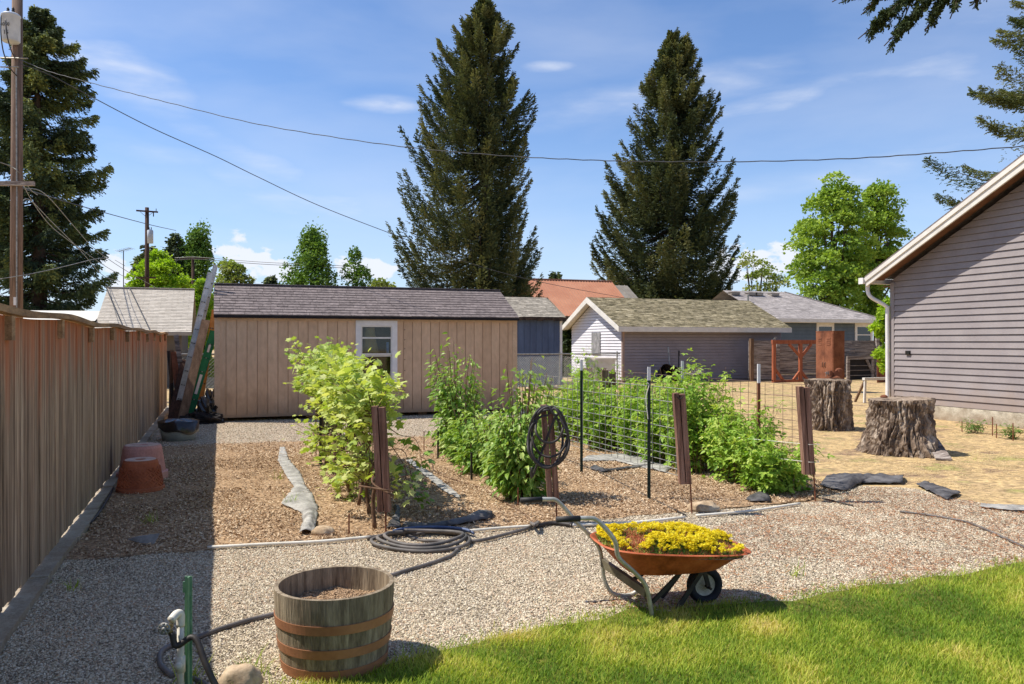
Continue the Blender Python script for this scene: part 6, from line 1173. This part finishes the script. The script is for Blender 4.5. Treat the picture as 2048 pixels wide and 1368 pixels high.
strip('weed_cloth', 'curled grey cloth corner below the nearest raspberry bush', [(1492, 1004, 1500, 996, .01), (1515, 1008, 1522, 988, .05), (1540, 1008, 1538, 994, .02)], MT['blackfabric'], group=gc, seed=9)
strip('weed_cloth', 'pale cloth patches showing along the far side of the wire mesh', [(1160, 925, 1175, 915, 0), (1230, 925, 1255, 910, .01), (1290, 940, 1310, 925, .01), (1330, 948, 1345, 938, 0)], MT['fabric'], group=gc, seed=10)
def gpts(L, z=.02): return [G(a, b, z if len(t) < 1 else t[0]) for a, b, *t in L]
def pipe(name, label, L, r, mat, cat='pipe', z=.02, n=7, group=None): return tag(MB().tube(smooth_pts(gpts(L, z), n), r, 8).build(name, MT[mat], None, True), label, cat, group)
pg = 'plastic pipes along the bed edge'
pipe('white_pipe', 'left white plastic pipe along the bed edge below the tan rock', [(415, 1095), (520, 1089), (640, 1083), (740, 1074)], .014, 'pvc', group=pg, z=.03)
pipe('grey_pipe', 'grey pipe length between the white pipe and the grape post', [(735, 1076), (790, 1068), (850, 1067)], .016, 'hose', group=pg, z=.03)
pipe('white_pipe', 'middle white plastic pipe behind the hose coil', [(925, 1063), (1000, 1056), (1062, 1052)], .013, 'pvc', group=pg, z=.03)
pipe('white_pipe', 'white pipe passing behind the wheelbarrow handles', [(1140, 1050), (1210, 1048), (1290, 1043), (1370, 1034)], .013, 'pvc', group=pg, z=.03)
pipe('white_pipe', 'right end white pipe below the raspberry row', [(1393, 1031), (1480, 1024), (1540, 1016), (1600, 1007)], .013, 'pvc', group=pg, z=.03)
pipe('dark_pipe', 'dark pipe joining the white pipes under the hose post', [(1072, 1052), (1105, 1046), (1145, 1050)], .02, 'hosedark', group=pg, z=.03)
pipe('drip_line', 'thin brown drip tube from the second row down to the pipe joint', [(840, 912), (862, 925), (868, 940), (895, 955), (960, 975), (1000, 1000), (1040, 1022), (1070, 1048)], .008, 'cane', 'drip tube', .02)
pipe('drip_line', 'black drip tube in front of the mesh row', [(1120, 915), (1150, 925), (1200, 945), (1280, 985), (1340, 1015), (1372, 1030)], .007, 'hosedark', 'drip tube', .02)
pipe('drip_line', 'grey drip tube curving over the reddish gravel at the right', [(1800, 1023), (1850, 1029), (1900, 1037), (1940, 1046), (1990, 1067), (2048, 1094), (2120, 1125)], .010, 'hose', 'drip tube', .02)
pipe('drip_line', 'short dark tube below the rightmost reddish post', [(1645, 997), (1672, 1003), (1706, 1011)], .008, 'hosedark', 'drip tube', .02)
pipe('black_hose', 'dark hose lying along the fence kerb below the pots', [(232, 958), (222, 985), (205, 1015), (188, 1038), (172, 1052)], .012, 'hosedark', 'hose', .03)
# main grey hose with coil
def coil_pts():
    c = G(848, 1086); pts = []
    A = G(300, 1330, .02)
    lead = [(345, 1352), (322, 1330), (322, 1305), (345, 1290), (382, 1280), (440, 1258), (500, 1240), (555, 1226), (620, 1205), (700, 1180), (790, 1148), (850, 1130), (900, 1112), (916, 1095), (908, 1085), (880, 1082), (840, 1080), (800, 1066), (775, 1068)]
    P = [G(a, b, .02) for a, b in lead]
    cx, cy = c[0], c[1]; rx, ry = .45, .38
    ce = G(846, 1084, .02)
    for t in range(3):
        for k in range(14):
            a = math.radians(150)+2*math.pi*k/14; rr = 1-.10*t+.05*math.sin(k*1.3+t); z = .03+.018*t+.008*math.sin(k)
            P.append(ce+CR*(-.0+.40*rr*math.cos(a))+CF*(.30*rr*math.sin(a))+UP*(z-.02))
    return P
hp = coil_pts(); tag(MB().tube(smooth_pts(hp, 5), .0150, 8).build('garden_hose', MT['hose'], None, True), 'grey garden hose coiled on the gravel and trailing behind the barrel', 'hose')
L2 = [(938, 1082), (965, 1080), (1020, 1066), (1055, 1056), (1076, 1044)]
tag(MB().tube(smooth_pts([G(a, b, .03) for a, b in L2]+[G(1070, 1050, .09), G(1062, 1046, .05)], 6), .0150, 8).build('garden_hose', MT['hose'], None, True), 'grey hose end running from the coil up to the pipe joint', 'hose')
m = MB(); ce = G(862, 1074, .02)
for t in range(2): m.tube([ce+CR*(.36-.03*t)*math.cos(a)+CF*(.22-.03*t)*math.sin(a)+UP*(.02+.02*t) for a in np.linspace(.2, 2.9, 16)], .012, 8)
tag(m.build('blue_hose', MT['bluehose'], None, True), 'bluish part coil of hose at the back of the grey hose coil', 'hose')
# hose hung on post 2
g = G(1114, 1046); dd = g@CF-.08; m = MB(); P = []
for t in range(5):
    cx, cy = 1096+[0, 3, -3, 2, 0][t], 872+[0, -8, 6, -22, 10][t]; rx, ry = [38, 34, 30, 26, 40][t], [60, 50, 58, 36, 52][t]
    for k in range(16): a = math.pi/2+2*math.pi*k/16; f = dd-(.0 if math.sin(a) < .75 else -.02)+.03*math.sin(a*2+t)-.012*t; P.append(W(cx+rx*math.cos(a)+(8 if math.sin(a) < 0 else 0)*math.cos(a)*.3, cy-ry*math.sin(a), f-(.05 if math.sin(a) < -.2 else .0)))
P.append(W(1066, 950, dd)); P.append(W(1064, 935, dd-.03)); tag(MB().tube(smooth_pts(P, 4), .0115, 8).build('hose_coil', MT['hosedark'], None, True), 'dark hose hung in loops on the second reddish post', 'hose')
# ================================================================ SPIGOT POST
d = 3.62; sb_ = W(369, 1400, d); sb_[2] = 0
sp = thing('water_spigot', 'standing garden tap on white plastic pipe at the bottom left', 'garden tap', sb_)
m = MB(); x, y = sb_[0], sb_[1]
pt4 = thing('green_t_post', 'pale green steel post standing behind the garden tap', 'post', sb_+CF*.04)
zt = H-(1158-CY)/F*d; P0 = sb_+CF*.045; Rr = np.array([CR, CF, UP]).T
m.box(P0+UP*zt/2, (.034, .004, zt), Rr); m.box(P0+UP*zt/2-CF*.013+CR*.006, (.004, .024, zt), Rr)
for i in range(5): m.box(P0+UP*(zt-.1-i*.055)-CF*.004+CR*.012, (.006, .006, .02), Rr)
m.build('shaft', MT['lightgreen'], pt4); m = MB(); m.box(P0-CR*.02+UP*(zt-.05), (.012, .004, .05), Rr); m.build('tab', MT['lightgreen'], pt4)
q = sb_-CR*.018; zh = H-(1230-CY)/F*d; m = MB(); m.tube([q, q+UP*(zh-.03)], .0150, 14); z2 = H-(1328-CY)/F*d; m.tube([q+UP*(z2-.035), q+UP*(z2+.035)], .021, 14); m.tube([q+UP*z2, q+UP*z2-CF*.035], .016, 12); m.build('riser', MT['pvc'], sp, True)
m = MB(); m.tube(smooth_pts([q+UP*(zh-.05), q+UP*(zh+.0), q+UP*(zh+.012)-CF*.02-CR*.008, q+UP*(zh-.005)-CF*.055-CR*.02], 5), .0185, 12); m.build('elbow', MT['pvc'], sp, True)
tpp = q+UP*(zh-.035)-CF*.065-CR*.028; m = MB(); m.tube([tpp+CF*.03, tpp-CF*.012], .013, 12); m.tube([tpp, tpp-UP*.03+CR*.015], .012, 10); m.build('tap', M('brass', [sr(96, 84, 56), sr(140, 124, 80)], scale=9, rough=.4, metal=.7), sp, True)
m = MB(); hc = tpp-CF*.022-CR*.008+UP*.004
for k in range(6): a = k*math.pi/3; m.tube([hc, hc+CR*.026*math.cos(a)+UP*.026*math.sin(a)], [.004, .007], 6)
m.tube([hc+CR*.024*math.cos(a)+UP*.024*math.sin(a) for a in np.linspace(0, 2*math.pi, 14)[:-1]], .004, 6, closed=True); m.tube([hc+CF*.01, hc-CF*.008], .009, 10); m.build('handle', MT['wire'], sp, True)
m = MB(); A = tpp-UP*.03+CR*.017; m.tube(smooth_pts([A+UP*.01, A+CR*.02-UP*.05, W(388, 1275, d-.05), W(410, 1325, d-.1), W(432, 1372, d-.12), W(470, 1440, d-.15)*[1, 1, 0]+UP*.02], 6), .014, 10); tag(m.build('tap_hose', MT['hosedark'], None, True), 'black hose running down from the garden tap', 'hose')
pipe('grey_pipe', 'pale grey pipe end at the foot of the garden tap', [(372, 1352), (400, 1362), (440, 1385)], .012, 'hose', z=.02)
# ================================================================ BARREL PLANTER
bc = np.array([.56, 4.18, 0.0]); br = thing('barrel_planter', 'half wine barrel planter with copper coloured hoops in the foreground', 'planter', bc)
bh, Rt_, Rb_ = .415, .302, .258
def brad(z): t = z/bh; return Rb_+(Rt_-Rb_)*(1-(1-t)**1.8)
m = MB(); ns = 17; zs = np.linspace(0, bh, 9)
for i in range(ns):
    a0, a1 = 2*math.pi*(i+.004)/ns, 2*math.pi*(i+.996)/ns; jz = 0; V = []
    for z in zs:
        for a in np.linspace(a0, a1, 4): r = brad(z); V.append((bc[0]+r*math.cos(a), bc[1]+r*math.sin(a), z+jz*(z == zs[-1])))
        for a in np.linspace(a1, a0, 4): r = brad(z)-.022; V.append((bc[0]+r*math.cos(a), bc[1]+r*math.sin(a), z+jz*(z == zs[-1])))
    n = 8; Fs = [(j*n+k, j*n+(k+1) % n, (j+1)*n+(k+1) % n, (j+1)*n+k) for j in range(8) for k in range(n)]+[tuple(range(n))[::-1], tuple(8*n+k for k in range(n))]; m.add(V, Fs)
m.build('stave_wall', MT['stave'], br)
m = MB(); m.lathe([(0, .02), (Rb_-.03, .02), (Rb_-.02, .02)], bc, 30); m.lathe([(brad(.2)-.028, .2), (brad(.395)-.026, .40)], bc, 44); m.build('liner', MT['black'], br) if False else None
for (z0, z1) in ((.244, .289), (.124, .169), (.012, .064)):
    m = MB(); m.lathe([(brad(z0)+.001, z0), (brad(z0)+.005, z0), (brad(z1)+.005, z1), (brad(z1)+.001, z1)], bc, 72); m.build('hoop', MT['hoop'], br, False)
m = MB(); NA, NR = 48, 14; V = []
for j in range(NR+1):
    for k in range(NA): r = (Rt_-.03)*j/NR; a = 2*math.pi*k/NA; x, y = bc[0]+r*math.cos(a), bc[1]+r*math.sin(a); V.append((x, y, .295+.02*noise.noise(Vector((x*9, y*9, 0)))+.012*noise.noise(Vector((x*30, y*30, 0)))))
m.add(V, [(j*NA+k, j*NA+(k+1) % NA, (j+1)*NA+(k+1) % NA, (j+1)*NA+k) for j in range(NR) for k in range(NA)], .5); soil = m.build('soil', MT['mulch'], br)
k = 6000; a = rs.rand(k)*6.28; r = (Rt_-.035)*rs.rand(k)**.5; q = np.c_[bc[0]+r*np.cos(a), bc[1]+r*np.sin(a)]; zz = np.array([.298+.02*noise.noise(Vector((x*9, y*9, 0)))+.012*noise.noise(Vector((x*30, y*30, 0))) for x, y in q]); s = .004+.010*rs.rand(k)**2
tag(MB().inst(T_PEB, T_PEBF, np.c_[q, zz], rotm(rs.rand(k)*6.28, rs.randn(k)*.4, rs.randn(k)*.4), np.c_[s, s, s*.8], np.clip(.1+.5*rs.rand(k), 0, 1)).build('soil_crumbs', MT['chip'], br), kind='stuff')
# ================================================================ WHEELBARROW
al = math.radians(12); FW = CR*math.cos(al)+CF*math.sin(al); LF = -CR*math.sin(al)+CF*math.cos(al)
wc = CR*1.215+CF*5.05
wb = thing('wheelbarrow', 'rusty wheelbarrow with worn steel handles standing on the gravel', 'wheelbarrow', wc)
def B(x, y, z): return wc+FW*x+LF*y+UP*z
WR = .118
m = MB(); prof = []
for k in range(12): a = 2*math.pi*k/12; prof.append((WR-.026+.026*math.cos(a), .034*math.sin(a)))
prof.append(prof[0]); wl = None
m.lathe(prof, B(0, 0, WR), 40, axis=tuple(LF)); wl = m.build('wheel', M('tyre', [sr(24, 26, 32), sr(44, 46, 52)], scale=9, rough=.7), wb, True)
m = MB(); m.lathe([(.0, .016), (.02, .018), (.028, .006), (.066, .004), (.080, .018), (.084, .018)], B(0, 0, WR), 32, axis=tuple(LF)); m.lathe([(.0, -.020), (.02, -.020), (.028, -.008), (.066, -.006), (.080, -.020), (.086, -.020)], B(0, 0, WR), 32, axis=tuple(LF)); m.build('rim', M('rim_paint', [sr(150, 142, 124), sr(196, 190, 172)], scale=14, rough=.6, fine=.25), wl, True)
m = MB(); m.tube([B(0, -.09, WR), B(0, .09, WR)], .009, 8); m.build('axle', MT['darksteel'], wl)
# tray: rings from bottom to rim
def ring(x0, x1, w, z, zf, rnd_, n=48):
    out = []
    for k in range(n):
        a = 2*math.pi*k/n; ca, sa = math.cos(a), math.sin(a); e = 2/ rnd_; X = (abs(ca)**e)*np.sign(ca); Y = (abs(sa)**e)*np.sign(sa); xx = (x0+x1)/2+(x1-x0)/2*X; out.append(B(xx, Y*w*(1-.12*max(0, X)), z+(zf-z)*(X*.5+.5)))
    return out
rings = [(-.50, .04, .17, .248, .248, 3.2), (-.54, .075, .205, .256, .256, 3.2), (-.70, .235, .285, .428, .352, 3.4), (-.715, .255, .300, .436, .356, 3.4), (-.722, .262, .306, .428, .348, 3.4)]
inn = [(-.700, .236, .284, .430, .350, 3.4), (-.53, .066, .197, .268, .268, 3.2), (-.49, .03, .15, .260, .260, 3.2)]
V = []; n = 48
for r in rings[::-1]: V += ring(*r)
m = MB(); V = []
for r in rings[::-1]: V += ring(*r)
# order: lip underside .. bottom ; then inside
N_ = len(rings); Fs = [(j*n+k, j*n+(k+1) % n, (j+1)*n+(k+1) % n, (j+1)*n+k) for j in range(N_-1) for k in range(n)]+[tuple((N_-1)*n+k for k in range(n))]
m.add(V, Fs, .5); V = []
for r in [rings[3]]+inn: V += ring(*r)
Fs = [(j*n+k, (j+1)*n+k, (j+1)*n+(k+1) % n, j*n+(k+1) % n) for j in range(len(inn)) for k in range(n)]+[tuple(len(inn)*n+k for k in range(n))]
m.add(V, Fs, .5); m.build('tray', MT['rusttray'], wb, True)
for sgn, sh, nm in ((-1, .09, 'near'), (1, .0, 'far')):
    y = sgn*.255; x0 = -1.12+sh
    pts = [B(x0, y*1.05, .635), B(x0+.17, y*1.05, .635), B(x0+.24, y*1.04, .615), B(x0+.34, y*1.03, .50), B(-.66, y*1.0, .395), B(-.56, y*.96, .30), B(-.50, y*.92, .235), B(-.47, y*.9, .17), B(-.44, y*.88, .02)] if sgn < 0 else \
          [B(x0, y*1.05, .645), B(x0+.17, y*1.05, .645), B(x0+.24, y*1.04, .625), B(x0+.36, y*1.03, .49), B(-.68, y*1.0, .41), B(-.62, y*.96, .33), B(-.60, y*.92, .25), B(-.585, y*.9, .12), B(-.53, y*.86, .03), B(-.42, y*.84, .015), B(-.32, y*.8, .07)]
    m = MB(); m.tube(smooth_pts(pts, 6), .0135, 10); h = m.build('handle', MT['steel'], wb, True); m = MB(); m.tube([B(x0-.01, y*1.05, pts[0][2]-0), pts[1]-FW*.04], .0175, 12); m.build('grip', M('rubber_grip', [sr(38, 36, 36), sr(60, 58, 56)], scale=9, rough=.6), h, True)
for sgn in (-1, 1): m = MB(); m.beam(B(-.43, sgn*.20, .10), B(-.20, sgn*.13, .262), .012, .026); m.build('leg_brace', MT['darksteel'], wb); m = MB(); m.beam(B(-.24, sgn*.12, .015), B(-.05, sgn*.10, .255), .014, .028); m.build('front_brace', MT['darksteel'], wb); m = MB(); m.beam(B(.0, sgn*.06, WR), B(-.05, sgn*.08, .265), .010, .030); m.build('fork', MT['darksteel'], wb)
m = MB(); m.beam(B(-.60, .22, .235), B(-.475, -.22, .165), .03, .05); m.build('cross_plate', MT['olive'], wb)
# sedum
def tray_r(x, y):
    X = (x+.235)/(.475); Y = y/.285; return (abs(X)**3.4+abs(Y)**3.4)**(1/3.4)
k = 26000; xy = np.c_[-.71+.94*rs.rand(k), -.29+.58*rs.rand(k)]; rr = np.array([tray_r(x, y) for x, y in xy]); ok = rr < .93; xy = xy[ok]; rr = rr[ok]; k = len(xy)
nzv = np.array([noise.noise(Vector((x*7, y*7, 2))) for x, y in xy]); zs = .428-.082*(xy[:, 0]+.71)/.945-.008+.085*(1-rr**2.5)+.03*nzv
pos = np.array([B(x, y, 0) for x, y in xy]); pos[:, 2] += zs
isf = (rs.rand(k) < .30+1.1*nzv) & (rr < .97)
T_ST = []
for i in range(5): a = 2*math.pi*i/5; T_ST += [(0, 0, 0), (.5*math.cos(a-.38), .5*math.sin(a-.38), .12), (math.cos(a), math.sin(a), .10), (.5*math.cos(a+.38), .5*math.sin(a+.38), .12)]
T_ST = np.array(T_ST); T_STF = np.concatenate([[[4*i, 4*i+1, 4*i+2], [4*i, 4*i+2, 4*i+3]] for i in range(5)])
T_SED = np.array([[-.16, -.16, 0], [.16, -.16, 0], [.16, .16, 0], [-.16, .16, 0], [0, 0, 1]]); T_SEDF = np.array([[0, 1, 4], [1, 2, 4], [2, 3, 4], [3, 0, 4]])
sdm = thing('sedum', 'mat of yellow flowering sedum filling the rusty wheelbarrow tray', 'flowers', B(-.23, 0, .36))
ci = np.where(isf)[0]; ci = ci[rs.permutation(len(ci))[:880]]; cn = 24; u = rs.randn(len(ci), cn, 3); u /= np.linalg.norm(u, axis=2)[..., None]; u[..., 2] = np.abs(u[..., 2])
rad = (.010+.011*rs.rand(len(ci)))[:, None, None]; cp = pos[ci][:, None, :]+u*rad*(.5+.5*rs.rand(len(ci), cn, 1)); cp[..., 2] += (.006+.026*rs.rand(len(ci)))[:, None]; cp = cp.reshape(-1, 3); kk = len(cp); tone = np.repeat(rs.rand(len(ci)), cn)
m = MB(); m.inst(T_ST, T_STF, cp, rotm(rs.rand(kk)*6.28, rs.randn(kk)*.6, rs.randn(kk)*.6), .0058+.003*rs.rand(kk), np.clip(.6*tone+.4*rs.rand(kk), 0, 1)); m.build('flowers', MT['flower'], sdm)
m = MB(); kk = k; m.inst(T_SED, T_SEDF, pos-np.c_[np.zeros((kk, 2)), np.full(kk, .02)], rotm(rs.rand(kk)*6.28, rs.randn(kk)*.6, rs.randn(kk)*.6), .014+.018*rs.rand(kk), np.clip(.55-.9*nzv+.35*rs.randn(kk), 0, 1)); m.build('foliage', MT['sedum'], sdm)
V = []; NA = 40
for j in range(9):
    for q in range(NA):
        a = 2*math.pi*q/NA; ca, sa = math.cos(a), math.sin(a); e = 2/3.4; f = j/8; x = -.235+.445*f*(abs(ca)**e)*np.sign(ca); y = .268*f*(abs(sa)**e)*np.sign(sa); V.append(B(x, y, .405-.082*(x+.71)/.945+.075*(1-f**2.5)))
m = MB(); m.add(V, [(j*NA+q, j*NA+(q+1) % NA, (j+1)*NA+(q+1) % NA, (j+1)*NA+q) for j in range(8) for q in range(NA)], .5); m.build('soil', MT['mulch'], sdm)
for o in bpy.data.objects:
    if '_w' in o.keys(): del o['_w']
